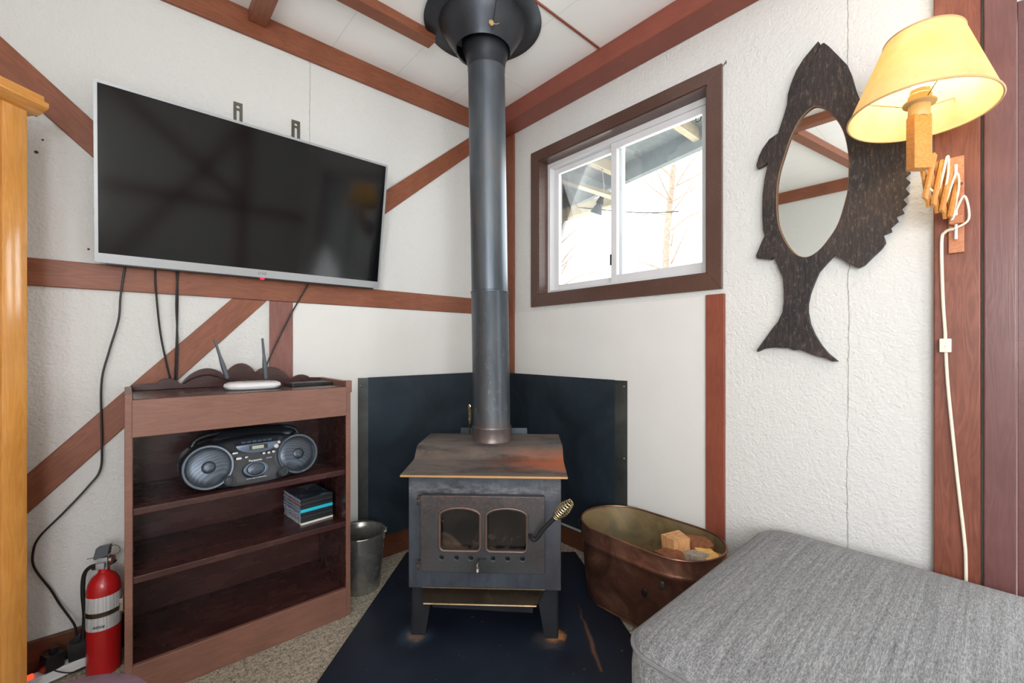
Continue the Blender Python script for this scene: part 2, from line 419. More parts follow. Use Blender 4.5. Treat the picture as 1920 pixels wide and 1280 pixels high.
# diagonal ceiling brace reflected in the fish mirror, side wall header
o = trim(MB().box(0, 1.30, -.035, .035, -.05, 0), 'beam', 'diagonal brown ceiling brace seen in the mirror'); o.location = (.38, .95, CZ); o.rotation_euler = (0, 0, math.atan2(-.2, -1.2))
o = trim(MB().box(0, WY-Y0-.05, -.02, 0, 0, .11), 'beam', 'brown top beam along the side wall'); o.location = (X0, Y0+.02, 2.55); o.rotation_euler = (0, 0, PI/2)
# rear wall timbers (the X seen faintly in the television)
def back_trim(pts, lab):
    m = MB().prism(pts, 0, .02, lambda a, b, d: (a, Y0+d, b)); return trim(m, 'beam', lab)
back_trim(wrect(-.37, WX, 1.36, 1.46), 'belt board along the rear wall')
back_trim(wrect(-.36, -.27, 0, CZ), 'post beside the added rear light opening'); back_trim(wrect(1.13, 1.22, 0, CZ), 'post in the rear wall')
back_trim([(-.26, 2.50), (-.26, 2.62), (1.12, 1.58), (1.12, 1.47)], 'falling diagonal brace on the rear wall')
back_trim([(-.26, .25), (-.26, .37), (1.12, 2.47), (1.12, 2.32)], 'rising diagonal brace on the rear wall')

# ------------------------------------------------------------------ window over the tub
win = bpy.data.objects.new('window_1', None); COL.objects.link(win); win.location = (WX, 1.38, 1.889); struct(win, 'sliding window with white frame in a dark brown casing', 'window')
def WP(m, name, mat, bevel=.002, **kw):
    for v in m.b.verts: v.co -= Vector(win.location)
    return m.done(name, mat, win, bevel=bevel, **kw)
cw = .064
m = MB()
oy0, oy1, oz0, oz1 = .794, 1.969, 1.400, 2.369
iy0, iy1, iz0, iz1 = .858, 1.906, 1.473, 2.305
T3 = lambda a, b, d: (d, a, b)
m.prism([(oy0, oz0), (oy1, oz0), (iy1, iz0), (iy0, iz0)], WX-.018, WX, T3)
m.prism([(oy1, oz0), (oy1, oz1), (iy1, iz1), (iy1, iz0)], WX-.018, WX, T3)
m.prism([(oy1, oz1), (oy0, oz1), (iy0, iz1), (iy1, iz1)], WX-.018, WX, T3)
m.prism([(oy0, oz1), (oy0, oz0), (iy0, iz0), (iy0, iz1)], WX-.018, WX, T3)
WP(m, 'casing', 'casing')
m = MB(); fx = 1.995
for a in ((iy1-.006, iy1, iz0, iz1), (iy0, iy0+.006, iz0, iz1), (iy0, iy1, iz1-.006, iz1), (iy0, iy1, iz0, iz0+.006)):
    m.box(WX-.012, fx+.03, a[0], a[1], a[2], a[3])
WP(m, 'jamb_lining', 'casing', 0)
m = MB()
def frame(m, x0, x1, a0, a1, b0, b1, w, wt=None, wb=None):
    wt = wt or w; wb = wb or w
    m.box(x0, x1, a0, a0+w, b0, b1).box(x0, x1, a1-w, a1, b0, b1).box(x0, x1, a0+w, a1-w, b0, b0+wb).box(x0, x1, a0+w, a1-w, b1-wt, b1)
frame(m, fx, fx+.075, iy0+.005, iy1-.005, iz0+.005, iz1-.005, .022, .03, .026)
WP(m, 'outer_frame', 'vinyl')
m = MB(); frame(m, fx+.042, fx+.068, 1.375, iy1-.027, iz0+.031, iz1-.035, .034, .03, .036); WP(m, 'sash', 'vinyl')['label'] = 'far sash, set behind'
m = MB(); frame(m, fx+.010, fx+.036, iy0+.027, 1.428, iz0+.031, iz1-.035, .036, .034, .04); WP(m, 'sash', 'vinyl')['label'] = 'near sliding sash'
WP(MB().box(fx+.053, fx+.057, 1.405, iy1-.058, iz0+.064, iz1-.062), 'pane', 'glass', 0)
WP(MB().box(fx+.021, fx+.025, iy0+.06, 1.395, iz0+.068, iz1-.066), 'pane', 'glass', 0)
m = MB().tube([(fx+.012, 1.0-.075, iz1-.078), (fx+.008, 1.0-.072, iz1-.10), (fx+.008, 1.0-.052, iz1-.10), (fx+.012, 1.0-.049, iz1-.078)], .0022, 6); WP(m, 'pull_tab', 'black_plastic', 0)
WP(MB().box(fx+.004, fx+.012, 1.424, 1.432, 1.60, 1.66), 'latch', 'black_plastic', 0)

# ------------------------------------------------------------------ glass door at the right edge
door = bpy.data.objects.new('door_1', None); COL.objects.link(door); door.location = (WX, -1.0, 0); struct(door, 'sliding glass door beyond the plum casing', 'door')
def DP(m, name, mat, bevel=.002):
    for v in m.b.verts: v.co -= Vector(door.location)
    return m.done(name, mat, door, bevel=bevel)
m = MB(); frame(m, WX+.005, WX+.10, -1.95, -.035, 0, 2.15, .035); DP(m, 'door_frame', 'door_trim')
m = MB(); frame(m, WX+.03, WX+.07, -1.03, -.072, .04, 2.11, .05); frame(m, WX+.07, WX+.10, -1.91, -.97, .04, 2.11, .05); DP(m, 'sash', 'vinyl')
DP(MB().box(WX+.05, WX+.055, -.98, -.12, .09, 2.06).box(WX+.085, WX+.09, -1.86, -1.02, .09, 2.06), 'pane', 'glass', 0)
DP(MB().box(WX-.02, WX+.03, -.105, -.085, .93, 1.10, bev=.004), 'door_handle', 'chrome', 0)

# ================================================================== OUTSIDE, beyond the window
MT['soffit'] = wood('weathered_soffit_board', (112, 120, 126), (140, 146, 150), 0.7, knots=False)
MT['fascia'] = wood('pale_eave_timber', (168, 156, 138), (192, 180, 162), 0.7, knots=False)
MT['bark'] = plain('pale_bark', (158, 138, 124), 0.9, var=0.3, vs=20, bump=0.6, bs=60)
MT['snow_ground'] = plain('bright_ground', (225, 220, 205), 0.9, var=0.06, vs=2)
e = thing('porch_eave', 'weathered boarded porch eave with pale rafters seen through the window', 'eave', (2.75, 1.6, 2.875), rot=(-.109, 0, 0))
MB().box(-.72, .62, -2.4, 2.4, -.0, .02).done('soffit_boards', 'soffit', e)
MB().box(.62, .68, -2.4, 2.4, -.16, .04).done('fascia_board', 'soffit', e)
for yy in (-1.45, -.75, .0, .72, 1.5):
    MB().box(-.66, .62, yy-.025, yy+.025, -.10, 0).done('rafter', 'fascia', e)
p = thing('porch_post', 'pale porch post outside the window carrying an eave beam', 'post', (3.23, 3.1, -.9))
MB().box(-.05, .05, -.05, .05, -.1, 3.30).done('post', 'fascia', p, bevel=.004)
MB().box(-.04, .04, -.9, .3, 3.30, 3.40, M=Matrix.Translation((0,0,0))).done('beam', 'fascia', p, bevel=.004)
MB().tube([(-.33, -.5, 3.54), (-.33, -1.05, 3.25)], .028, 4).done('brace', 'fascia', p)
fl = thing('floodlight', 'small grey outdoor floodlight hanging under the eave outside the window', 'lamp', (3.1, 2.33, 2.40))
MB().lathe([(.018, .10), (.022, .05), (.03, .02), (.034, 0)], 20, M=Matrix.Rotation(.45, 4, 'X')).done('socket', 'black_plastic', fl)
MB().lathe([(.022, 0), (.035, -.03), (.055, -.08), (.052, -.085), (.001, -.088)], 24, M=Matrix.Rotation(.45, 4, 'X')).done('reflector_bulb', 'antenna', fl)
MB().tube([(0, -.045, .09), (0, -.05, .14), (0, -.02, .385)], .006).done('bracket', 'silver', fl)
tag(MB().tube(catmull([(3.2, 2.75, 2.50), (3.15, 2.0, 2.26), (3.1, 1.60, 2.165), (8.55, 4.55, 3.0)][:3], 6), .004, 6).done('overhead_wire', 'black_cable'), 'thin dark wire sagging outside the near window pane', 'wire')
def tree(x, y, seed, label):
    rnd = random.Random(seed); t = thing('bare_tree', label, 'tree', (x, y, -1.0), group=None)
    m = MB(); m.tube(catmull([(0, 0, 0), (.1, .05, 2), (-.05, .1, 4), (.1, 0, 6)], 4), [.10-.0035*i for i in range(13)], 8); m.done('trunk', 'bark', t)
    m = MB()
    for i in range(26):
        z = rnd.uniform(1.5, 5.8); a = rnd.uniform(0, 2*PI); L = rnd.uniform(.5, 1.4)
        p0 = Vector((0, 0, z)); d = Vector((math.cos(a), math.sin(a), rnd.uniform(.1, .7)))
        pts = [p0, p0+d*L*.4+Vector((0, 0, rnd.uniform(-.05, .1))), p0+d*L]
        m.tube(catmull(pts, 3), [.022, .02, .017, .014, .011, .008, .005], 5)
        for k in range(3):
            q = p0+d*L*rnd.uniform(.3, .9); dd = Vector((rnd.uniform(-1, 1), rnd.uniform(-1, 1), rnd.uniform(0, .8)))*.35
            m.tube([q, q+dd*.5, q+dd], [.008, .006, .003], 4)
    m.done('branches', 'bark', t)
tree(8.6, 4.6, 3, 'bare pale tree outside, in the middle of the near window pane')
tree(8.0, 7.2, 5, 'bare pale tree outside, behind the far window pane')
struct(MB().box(2.06, 40, -25, 40, -1.2, -1.0).done('ground', 'snow_ground'), 'bright ground outside', 'ground')

# ================================================================== TELEVISION
tvw, tvh = 1.087, .628
tilt = math.atan2(.105, .615)
tv = thing('television', 'large black flat television with thin silver frame, tilted forward on the wall', 'television', (.4605, 2.193, 1.460), rot=(tilt*1.0, 0, 0))
# local: x right, z up along the panel, y towards the wall
m = MB(); w = tvw/2
m.add(plate_mesh([rrect(-w, w, 0, tvh, .008), [(-w+.010, .034), (w-.010, .034), (w-.010, tvh-.010), (-w+.010, tvh-.010)][::-1]], .022), Matrix.Translation((0, .002, 0)) @ Matrix.Rotation(PI/2, 4, 'X'))
m.done('bezel', 'silver', tv)
def tvscreen():
    t = NT('tv_black_glass'); return t.finish((.0028, .0028, .003, 1), .10, 0, .30)
MT['tv_glass'] = tvscreen()
MB().box(-w+.006, w-.006, -.004, .004, .030, tvh-.006).done('screen', 'tv_glass', tv)
MB().box(-w+.004, w-.004, .004, .022, .004, tvh-.004, bev=.004).box(-w*.72, w*.72, .02, .042, .03, tvh*.6, bev=.01).done('back_housing', 'black_plastic', tv)
MB().box(-w+.03, w-.03, -.004, .016, -.007, .001, bev=.002).done('speaker_bar', 'black_plastic', tv)
MT['logo_grey'] = plain('logo_grey', (92, 94, 98), .4)
FRONT = Matrix.Rotation(PI/2, 4, 'X')
m = MB().add(text_mesh('LG', .014, .0005, True), Matrix.Translation((.003, -.0095, .018)) @ FRONT)
m.add(plate_mesh([oval(0, 0, .006, .006, 24), oval(0, 0, .0045, .0045, 24)[::-1]], .001), Matrix.Translation((-.016, -.0095, .018)) @ FRONT)
m.done('logo', 'logo_grey', tv)
MT['led_red'] = emis('red_standby_led', (1.0, .02, .05), 3.0)
MB().sphere((-.004, -.005, -.005), .008, 14, 8, (1.2, .7, .6)).done('standby_light', 'led_red', tv)
# mount and two slotted rails
MT['zinc'] = metal('dull_zinc', (86, 84, 76), (112, 110, 100), .45, .8)
for (u0, u1, v, wh) in ((438, 455, 189, 'left'), (547, 563, 223, 'right')):
    xa, zt = onY(u0, v, 2.245); xb, _ = onY(u1, v, 2.245)
    lp = [rrect(xa, xb, zt-.30, zt, .002, 2), oval((xa+xb)/2, zt-.020, .007, .006, 14)[::-1], rrect((xa+xb)/2-.0055, (xa+xb)/2+.0055, zt-.085, zt-.035, .005, 4)[::-1], oval((xa+xb)/2, zt-.100, .007, .006, 14)[::-1]]
    m = MB().add(plate_mesh(lp, .003), Matrix.Translation((0, 2.2485, 0)) @ FRONT)
    tag(m.done('mounting_rail', 'zinc', recalc=False), 'slotted grey metal rail on the wall above the television, the %s one' % wh, 'bracket')

for u, v, r__ in ((68, 285, .0035), (80, 262, .0022), (67, 216, .003), (166, 467, .0025)):
    x__, z__ = onY(u, v, 2.249)
    tag(MB().lathe([(r__*1.6, 0), (r__, .0012), (r__*.5, .0002), (.0003, 0)], 12, M=Matrix.Translation((x__, 2.2495, z__)) @ Matrix.Rotation(PI/2, 4, 'X')).done('screw_hole', 'baseboard'), 'small torn screw hole in the stucco %s' % {285: 'beside the armoire, largest of the group', 262: 'just above the largest hole near the armoire', 216: 'right below the armoire cornice', 467: 'low by the left edge of the television'}[v], 'hole', 'screw holes in the left wall')
m = MB().tube([(1.925, .790, 2.362), (1.915, .780, 2.366), (1.908, .772, 2.362)], .0018, 6).tube([(1.925, .779, 2.362), (1.914, .776, 2.372)], .0016, 6)
tag(m.done('bent_nail', 'zinc'), 'bent nails at the upper right corner of the window casing', 'nail')
# cables
def cable(name, pts, r, label, cat='cable', mat='black_cable'):
    return tag(MB().tube(catmull(pts, 8), r, 8).done(name, mat), label, cat)
def wy(L, y=2.232): return [(onY(u, v, y)[0], y, onY(u, v, y)[1]) for u, v in L]
cable('television_cable', wy([(291, 505), (292, 540), (300, 620), (312, 680), (320, 712)]), .0035, 'black cable behind the bookcase, left of a straight pair')
cable('television_cable', wy([(331, 508), (333, 560), (331, 640), (328, 712)]), .0035, 'black cable hanging straight beside a slanting one')
cable('television_cable', wy([(334, 508), (330, 570), (333, 640), (331, 712)], 2.226), .003, 'second black cable twisted round the straight one')
cable('television_cable', wy([(578, 533), (545, 590), (510, 660), (499, 688), (496, 705)], 2.224), .0035, 'black cable slanting across the short post from the television')

# ================================================================== BOOKCASE
MT['case_paint'] = wood('brown_painted_bookcase', (122, 84, 72), (136, 96, 82), .42, knots=False, bump=.05)
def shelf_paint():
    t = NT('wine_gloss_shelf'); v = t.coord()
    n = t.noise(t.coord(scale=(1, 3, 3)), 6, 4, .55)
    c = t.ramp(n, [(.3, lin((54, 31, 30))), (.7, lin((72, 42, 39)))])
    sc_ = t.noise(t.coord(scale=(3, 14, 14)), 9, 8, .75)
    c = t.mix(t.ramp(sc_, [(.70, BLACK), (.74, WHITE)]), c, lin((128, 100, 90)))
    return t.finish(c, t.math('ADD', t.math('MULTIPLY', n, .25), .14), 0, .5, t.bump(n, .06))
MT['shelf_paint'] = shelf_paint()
bx0, bx1, byf, byb = -.002, .724, 1.855, 2.212
bc = thing('bookcase', 'brown painted open bookcase with scalloped top rail', 'bookcase', (0.361, 2.03, 0))
OB = Vector((0.361, 2.03, 0))
def BP(m, name, mat, bevel=.0025, **kw):
    for v in m.b.verts: v.co -= OB
    return m.done(name, mat, bc, bevel=bevel, **kw)
BP(MB().box(bx0, bx0+.020, byf, byb, 0, .998), 'side_panel', 'case_paint')
BP(MB().box(bx1-.020, bx1, byf, byb, 0, 1.003), 'side_panel', 'case_paint')
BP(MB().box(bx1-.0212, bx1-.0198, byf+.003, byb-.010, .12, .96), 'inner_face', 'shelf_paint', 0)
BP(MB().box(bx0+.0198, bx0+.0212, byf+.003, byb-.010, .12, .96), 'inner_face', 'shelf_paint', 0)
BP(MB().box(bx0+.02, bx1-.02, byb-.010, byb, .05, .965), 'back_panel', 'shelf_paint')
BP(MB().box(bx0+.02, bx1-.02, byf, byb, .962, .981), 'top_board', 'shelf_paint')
BP(MB().box(bx0+.018, bx1-.018, byf-.004, byf+.016, .857, .979), 'top_fascia', 'case_paint')
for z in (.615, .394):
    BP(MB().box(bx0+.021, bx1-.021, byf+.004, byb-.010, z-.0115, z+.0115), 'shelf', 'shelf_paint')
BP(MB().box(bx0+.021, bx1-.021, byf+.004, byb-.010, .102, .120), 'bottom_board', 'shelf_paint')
BP(MB().box(bx0+.018, bx1-.018, byf-.002, byf+.016, 0, .121), 'plinth', 'case_paint')
# scalloped rail traced as arcs between valleys
def arcseg(xa, za, xb, zb, hgt, n=10):
    out = []
    for i in range(n+1):
        t_ = i/n; out.append((xa+(xb-xa)*t_, za+(zb-za)*t_+hgt*math.sin(PI*t_)**.75))
    return out
yr = byb-.006
q = lambda u, v: onY(u, v, yr)
ol = [(bx0+.02, .981), (bx0+.02, q(250, 721)[1]), q(293, 718)]
for (a, b, h) in (((293, 718), (339, 719.5), .021), ((339, 719.5), (420, 703), .045), ((420, 703), (478, 697), .045), ((478, 697), (545, 710), .038), ((545, 710), (580, 707), .017)):
    A, B = q(*a), q(*b); ol += arcseg(A[0], A[1], B[0], B[1], h)[1:]
ol += [(bx1-.02, q(615, 706)[1]), (bx1-.02, .981)]
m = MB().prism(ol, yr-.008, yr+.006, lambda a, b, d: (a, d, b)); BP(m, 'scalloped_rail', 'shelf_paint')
BP(MB().box(bx1-.022, bx1+.003, byf-.006, byf+.02, .955, 1.006, bev=.003), 'corner_block', 'case_paint', 0)

# ------------------------------------------------------------------ on top of it: router, keyboard
r_ = thing('router', 'white wifi router with two grey antennas on top of the bookcase', 'router', (.384, 2.0, .981), math.radians(-9))
mm = []
for z, a, b in ((0, .078, .048), (.004, .092, .060), (.014, .100, .066), (.022, .097, .063), (.028, .086, .054), (.030, .070, .042)):
    mm.append([(x, y, z) for x, y in oval(0, 0, a, b, 48, 3.4)])
MB().rings(mm).done('body', 'white_plastic', r_, smooth=60)
MB().box(-.035, .04, -.036, -.020, .0285, .0312, bev=.001).done('slot', 'logo_grey', r_)
for k in range(4):
    for s_ in (-1, 1):
        m = MB(); m.tube([(s_*(.062+.008*k), -.035, .0295-.0012*k), (s_*(.066+.008*k), 0, .0297-.0014*k), (s_*(.062+.008*k), .035, .0295-.0012*k)], .0009, 5)
        m.done('vent_slot', 'logo_grey', r_)
inv = Matrix.Rotation(math.radians(9), 4, 'Z')
for (u, v, uu, vv) in ((402, 636, 424, 703), (492, 634, 498, 703)):
    yb = 2.055; A = Vector((onY(uu, vv, yb)[0], yb, max(onY(uu, vv, yb)[1], 1.0))); B = Vector((onY(u, v, yb)[0], yb, onY(u, v, yb)[1]))
    A = inv @ (A-Vector(r_.location)); B = inv @ (B-Vector(r_.location)); D = B-A
    MB().tube([A-D*.10, A+D*.05, A+D*.25, A+D*.42, A+D*.55, A+D], [.0075, .0085, .0088, .0070, .0052, .0044], 12).done('antenna', 'antenna', r_)
k_ = thing('keyboard', 'small black wireless keyboard lying on the bookcase beside the router', 'keyboard', (.608, 2.035, .981), math.radians(4))
MB().prism(rrect(-.088, .088, -.045, .05, .008), 0, .010).done('case', 'black_plastic', k_, bevel=.002)
MT['key'] = plain('dark_key', (52, 54, 58), .4)
m = MB()
for i in range(12):
    for j in range(5):
        m.box(-.082+i*.0137, -.0705+i*.0137, -.038+j*.0165, -.0245+j*.0165, .0100, .0135, bev=.001)
kk = m.done('keys', 'key', k_)
adopt(cable('router_cord', [(.175, 2.20, 1.0), (.205, 2.175, 1.022), (.25, 2.15, 1.035), (.30, 2.10, 1.020), (.335, 2.064, 1.0)], .0022, 'thin black lead curling up behind the router', 'cable'), r_)

# ------------------------------------------------------------------ boombox
bb = thing('boombox', 'rounded black and silver CD boombox on the upper shelf', 'stereo', (.374, 1.985, .6265), math.radians(1.5))
MT['bb_black'] = plain('boombox_black_shell', (38, 42, 48), .26, var=.08, coat=.3)
MT['bb_blue'] = plain('boombox_slate_trim', (84, 98, 116), .3, .4, var=.08)
MT['bb_ring'] = plain('boombox_ring', (78, 86, 96), .34, .4, var=.08)
MT['bb_silver'] = plain('boombox_button', (190, 192, 195), .3, .5)
def mesh_grille():
    t = NT('speaker_grille'); v = t.coord()
    vo = t.n('ShaderNodeTexVoronoi'); t.l(v, vo.inputs['Vector']); vo.inputs['Scale'].default_value = 330; vo.inputs['Randomness'].default_value = 0.1
    c = t.ramp(vo.outputs['Distance'], [(.25, lin((40, 45, 52))), (.55, lin((84, 93, 104)))])
    return t.finish(c, .35, .7, .5, t.bump(vo.outputs['Distance'], .1, .0004))
MT['grille'] = mesh_grille()
# shell: cross sections along depth (y), outline in x,z
def bb_out(s, zc=.088, n=56, dx=1.0):
    out = []
    for x, z in oval(0, 0, .232*dx*s, .092*s, n, 2.5): out.append((x, max(z+zc, 0.0 if s > .9 else .004)))
    return out
secs = []
for y, s_ in ((-.062, .80), (-.072, .93), (-.062, .985), (-.03, 1.0), (.05, 1.0), (.09, .95), (.11, .80)):
    secs.append([(x, y+.22*(z-.09) if y < 0 else y, z*.98) for x, z in bb_out(s_)])
MB().rings(secs).done('shell', 'bb_black', bb, smooth=50)
ft = math.atan(.22)      # lean of the front face
def FP(x, z, off=0.0, yaw=0.0):   # point on the front
    return Matrix.Translation((x, -.072+.22*(z-.09)-off, z)) @ Matrix.Rotation(yaw, 4, 'Z') @ Matrix.Rotation(PI/2-ft, 4, 'X')
for sx in (-1, 1):
    X = sx*.150
    F = FP(X, .085, -.006, sx*.10)
    MB().lathe([(.074, -.03), (.079, .0), (.080, .012), (.077, .018), (.071, .0175), (.068, .010)], 56, cap1=False, M=F @ Matrix.Scale(1.0, 4)).done('speaker_surround', 'bb_ring', bb)
    MB().lathe([(.0705, .008), (.060, .0145), (.045, .017), (.022, .0185), (.020, .0215), (.012, .0245), (.001, .025)], 56, cap0=False, M=F).done('speaker_grille', 'grille', bb)
    MB().lathe([(.016, 0), (.019, .012), (.0165, .016), (.0125, .012), (.0115, -.01)], 28, cap1=True, M=FP(X-sx*.060, .030, .010)).done('bass_port', 'bb_ring', bb)
    MB().lathe([(.0118, .0045), (.0005, .005)], 24, M=FP(X-sx*.060, .030, .012)).done('port_opening', 'black_plastic', bb)
# centre console: slate arc panel, display
arc = [(.075*math.cos(a), -.036*abs(math.sin(a))) for a in [PI*i/20 for i in range(21)]]
MB().add(plate_mesh([[(x, z+.012) for x, z in arc][::-1]], .006, .001), FP(.012, .136, .001)).done('display_surround', 'bb_blue', bb)
MB().box(-.032, .032, -.011, .007, -.002, .0045, M=FP(.012, .136, .001), bev=.001).done('display_window', 'black_plastic', bb)
MT['lcd'] = plain('grey_green_lcd', (172, 176, 160), .3, var=.03)
MB().box(-.020, .020, -.0085, .0035, 0, .0055, M=FP(.010, .136, .001)).done('display', 'lcd', bb)
for (x, z, a, b) in ((-.066, .122, .009, .0035), (-.055, .101, .009, .0045), (-.030, .102, .005, .003), (.030, .107, .005, .004), (.047, .107, .005, .004), (.064, .108, .005, .004)):
    MB().add(plate_mesh([oval(0, 0, a, b, 20, 3.5)], .006, .001), FP(x, z, .002)).done('button', 'bb_silver', bb)
for (x, z, r0) in ((.074, .128, .0095), (.084, .141, .0062)):
    MB().lathe([(r0, 0), (r0, .005), (r0*.85, .0075), (.0005, .008)], 24, M=FP(x, z, .001)).done('button', 'bb_silver', bb)
MT['print_white'] = plain('printed_white', (214, 216, 220), .5, var=.02)
for tx_, sz_, bo_, sh_, px_, pz_ in (('Panasonic', .0115, True, 0, 0, .0865), ('RX-D10', .0055, False, 0, .047, .088), ('EXTRA HEAVY SURROUND', .0055, False, .3, 0, .022)):
    MB().add(text_mesh(tx_, sz_, .0004, bo_, sh_), FP(px_, pz_, .0015)).done('lettering', 'print_white', bb)
MB().add(plate_mesh([oval(0, 0, .042, .027, 40, 2.0), oval(0, 0, .0305, .023, 40)[::-1]], .006, .0015), FP(0, .054, .001)).done('woofer_ring', 'bb_blue', bb)
MB().lathe([(.030, -.002), (.028, .004), (.012, .008), (.0005, .009)], 40, M=FP(0, .054, .0) @ Matrix.Diagonal((1, .75, 1, 1))).done('woofer', 'grille', bb)
MB().add(plate_mesh([[(-.14, 0), (.14, 0), (.10, .05), (-.10, .05)]], .012, .003), Matrix.Translation((0.01, -.012, .170)) @ Matrix.Rotation(.5, 4, 'X')).done('cd_lid', 'bb_black', bb)
m = MB()
for k in range(6): m.box(-.05+k*.018, -.035+k*.018, -.004, .004, 0, .005, M=Matrix.Translation((.005, -.060, .155)) @ Matrix.Rotation(.9, 4, 'X'), bev=.001)
m.done('transport_keys', 'bb_blue', bb)
MB().lathe([(.019, 0), (.019, .012), (.014, .016), (.0005, .017)], 28, M=Matrix.Translation((.125, -.025, .160))).done('volume_knob', 'bb_ring', bb)
MB().tube(catmull([(-.19, .035, .135), (-.17, .042, .172), (-.10, .045, .186), (.10, .045, .186), (.17, .042, .172), (.19, .035, .135)], 6), .009, 10).done('handle', 'bb_black', bb)

# ------------------------------------------------------------------ DVD cases on the middle shelf
A = Vector((.547, 1.934)); Bv = Vector((.698, 1.949)); ang = math.atan2(Bv.y-A.y, Bv.x-A.x)
specs = [((226, 224, 214), .009, 'pale thin disc case at the very bottom of the stack on the shelf', (205, 200, 190)),
         ((40, 42, 44), .0140, 'black disc case resting on the pale thin one', (150, 160, 190)),
         ((46, 48, 52), .0140, 'black disc case with a violet spine, two above the pale one', (170, 165, 200)),
         ((38, 40, 44), .0140, 'black disc case directly under the turquoise one', (190, 190, 210)),
         ((40, 190, 214), .0145, 'bright turquoise disc case in the middle of the stack', (60, 80, 140)),
         ((36, 38, 42), .0140, 'black disc case directly on the turquoise one', (175, 60, 60)),
         ((48, 50, 54), .0140, 'black disc case with red printed spine, second from the top', (160, 50, 48)),
         ((34, 38, 44), .0145, 'dark disc case with picture cover on top of the stack', (140, 160, 190))]
z = .4056
for i, (c, h, lab, sp) in enumerate(specs):
    dx = random.uniform(-.002, .002); mt = plain('disc_case_plastic_%d' % i, c, .3, var=.05)
    t = thing('disc_case', lab, 'disc case', (A.x+dx, A.y+dx, z), ang+random.uniform(-.012, .012), 'disc cases stacked on the middle shelf')
    MB().box(0, .135, 0, .19, 0, h-.0012, bev=.0016).done('case', mt, t)
    ms = NT('disc_spine_print_%d' % i); nn = ms.noise(ms.coord(scale=(1, 1, 3)), 60, 3, .6)
    ms.finish(ms.ramp(nn, [(.42, lin(sp)), (.5, lin((190, 195, 205))), (.6, lin((70, 80, 105)))]), .35)
    MB().box(-.0012, .0002, .006, .184, .0012, h-.002).done('spine_label', ms.m, t)
    if i == len(specs)-1:
        mc = NT('disc_cover_print'); nn = mc.noise(mc.coord(), 18, 5, .6, .5)
        mc.finish(mc.ramp(nn, [(.35, lin((28, 34, 42))), (.55, lin((64, 82, 96))), (.7, lin((120, 140, 150)))]), .2, coat=.4)
        MB().box(.003, .130, .004, .186, h-.0006, h+.0002).done('cover_picture', mc.m, t)
    z += h

# ================================================================== FIRE EXTINGUISHER
fe = thing('fire_extinguisher', 'red fire extinguisher with white label standing beside the bookcase', 'fire extinguisher', (-.0565, 2.118, 0), math.radians(-20))
MT['fe_red'] = plain('extinguisher_red', (176, 24, 28), .28, var=.06, coat=.3)
RR = .0465
MB().lathe([(RR-.006, 0), (RR, .006), (RR, .295), (RR-.004, .318), (RR-.014, .338), (RR-.030, .352), (.016, .358), (.015, .372)], 56).done('cylinder', 'fe_red', fe)
def fe_label():
    t = NT('extinguisher_label_print'); v = t.coord(); xyz = t.sep(v)
    ln = t.math('FRACT', t.math('MULTIPLY', xyz[2], 210))
    wd_ = t.noise(t.coord(scale=(1, 1, .02)), 190, 2, .5)
    txt = t.math('MULTIPLY', t.math('GREATER_THAN', ln, .5), t.math('GREATER_THAN', wd_, .47))
    return t.finish(t.mix(t.math('MULTIPLY', txt, .5), lin((206, 208, 210)), lin((70, 74, 80))), .4)
MT['fe_label'] = fe_label()
def patch(z0, z1, a0, a1, r, n=24, M=None):
    m = MB(); A1 = [math.radians(a0+(a1-a0)*i/n) for i in range(n+1)]
    rings = []
    for z, rr in ((z0, r), (z1, r), (z1, r-.0008), (z0, r-.0008)): rings.append([(rr*math.cos(a), rr*math.sin(a), z) for a in A1])
    for k in range(4):
        a, b = rings[k], rings[(k+1) % 4]
        va = [m.b.verts.new(p) for p in a]; vb = [m.b.verts.new(p) for p in b]
        for i in range(n): m.b.faces.new((va[i], va[i+1], vb[i+1], vb[i]))
    bmesh.ops.remove_doubles(m.b, verts=m.b.verts[:], dist=1e-6)
    return m
patch(.165, .280, -195, 20, RR+.0010).done('label', 'fe_label', fe)
m = MB().add(text_mesh('KIDDE', .011, .0003, True, .3), Matrix.Translation((.004, -(RR+.0018), .180)) @ FRONT); m.done('logo', 'black_plastic', fe)
MT['strap'] = metal('worn_steel_strap', (92, 84, 70), (140, 128, 108), .35, .9)
patch(.212, .228, -220, 60, RR+.0030).done('strap', 'strap', fe)
MB().box(RR-.004, RR+.012, -.012, .012, .205, .25, bev=.002).done('strap_buckle', 'chrome', fe)
m = MB().box(-.014, .014, -.013, .013, .362, .405, bev=.003).box(-.012, .012, -.030, -.012, .372, .392, bev=.003); m.done('valve', 'silver', fe)
m = MB().prism([(-.032, .372), (.03, .386), (.034, .380), (.0, .362), (-.03, .366)], -.011, .011, lambda a, b, d: (a, d, b)).done('lower_lever', 'black_plastic', fe, bevel=.001)
MB().prism([(-.020, .400), (.016, .412), (.016, .418), (.020, .445), (-.018, .440), (-.026, .404)], -.013, .013, lambda a, b, d: (a, d, b)).done('squeeze_lever', 'antenna', fe, bevel=.002)
MB().lathe([(.015, 0), (.016, .008), (.012, .011), (.0005, .012)], 24, M=Matrix.Translation((.018, 0, .392)) @ Matrix.Rotation(PI/2, 4, 'Y')).done('gauge', 'chrome', fe)
m = MB().tube([(.030+.017*math.cos(a), -.004, .425+.017*math.sin(a)) for a in [2*PI*i/24 for i in range(24)]], .0013, 6, closed=True); m.tube([(-.045, -.004, .405), (-.01, -.004, .409), (.02, -.004, .415)], .0013, 6)
m.done('safety_pin', 'zinc', fe)
MT['tag_blue'] = plain('blue_pull_tag', (34, 62, 112), .4)
MB().box(.006, .026, -.010, .002, .408, .424, M=Matrix.Rotation(.15, 4, 'Y')).done('pull_tag', 'tag_blue', fe)
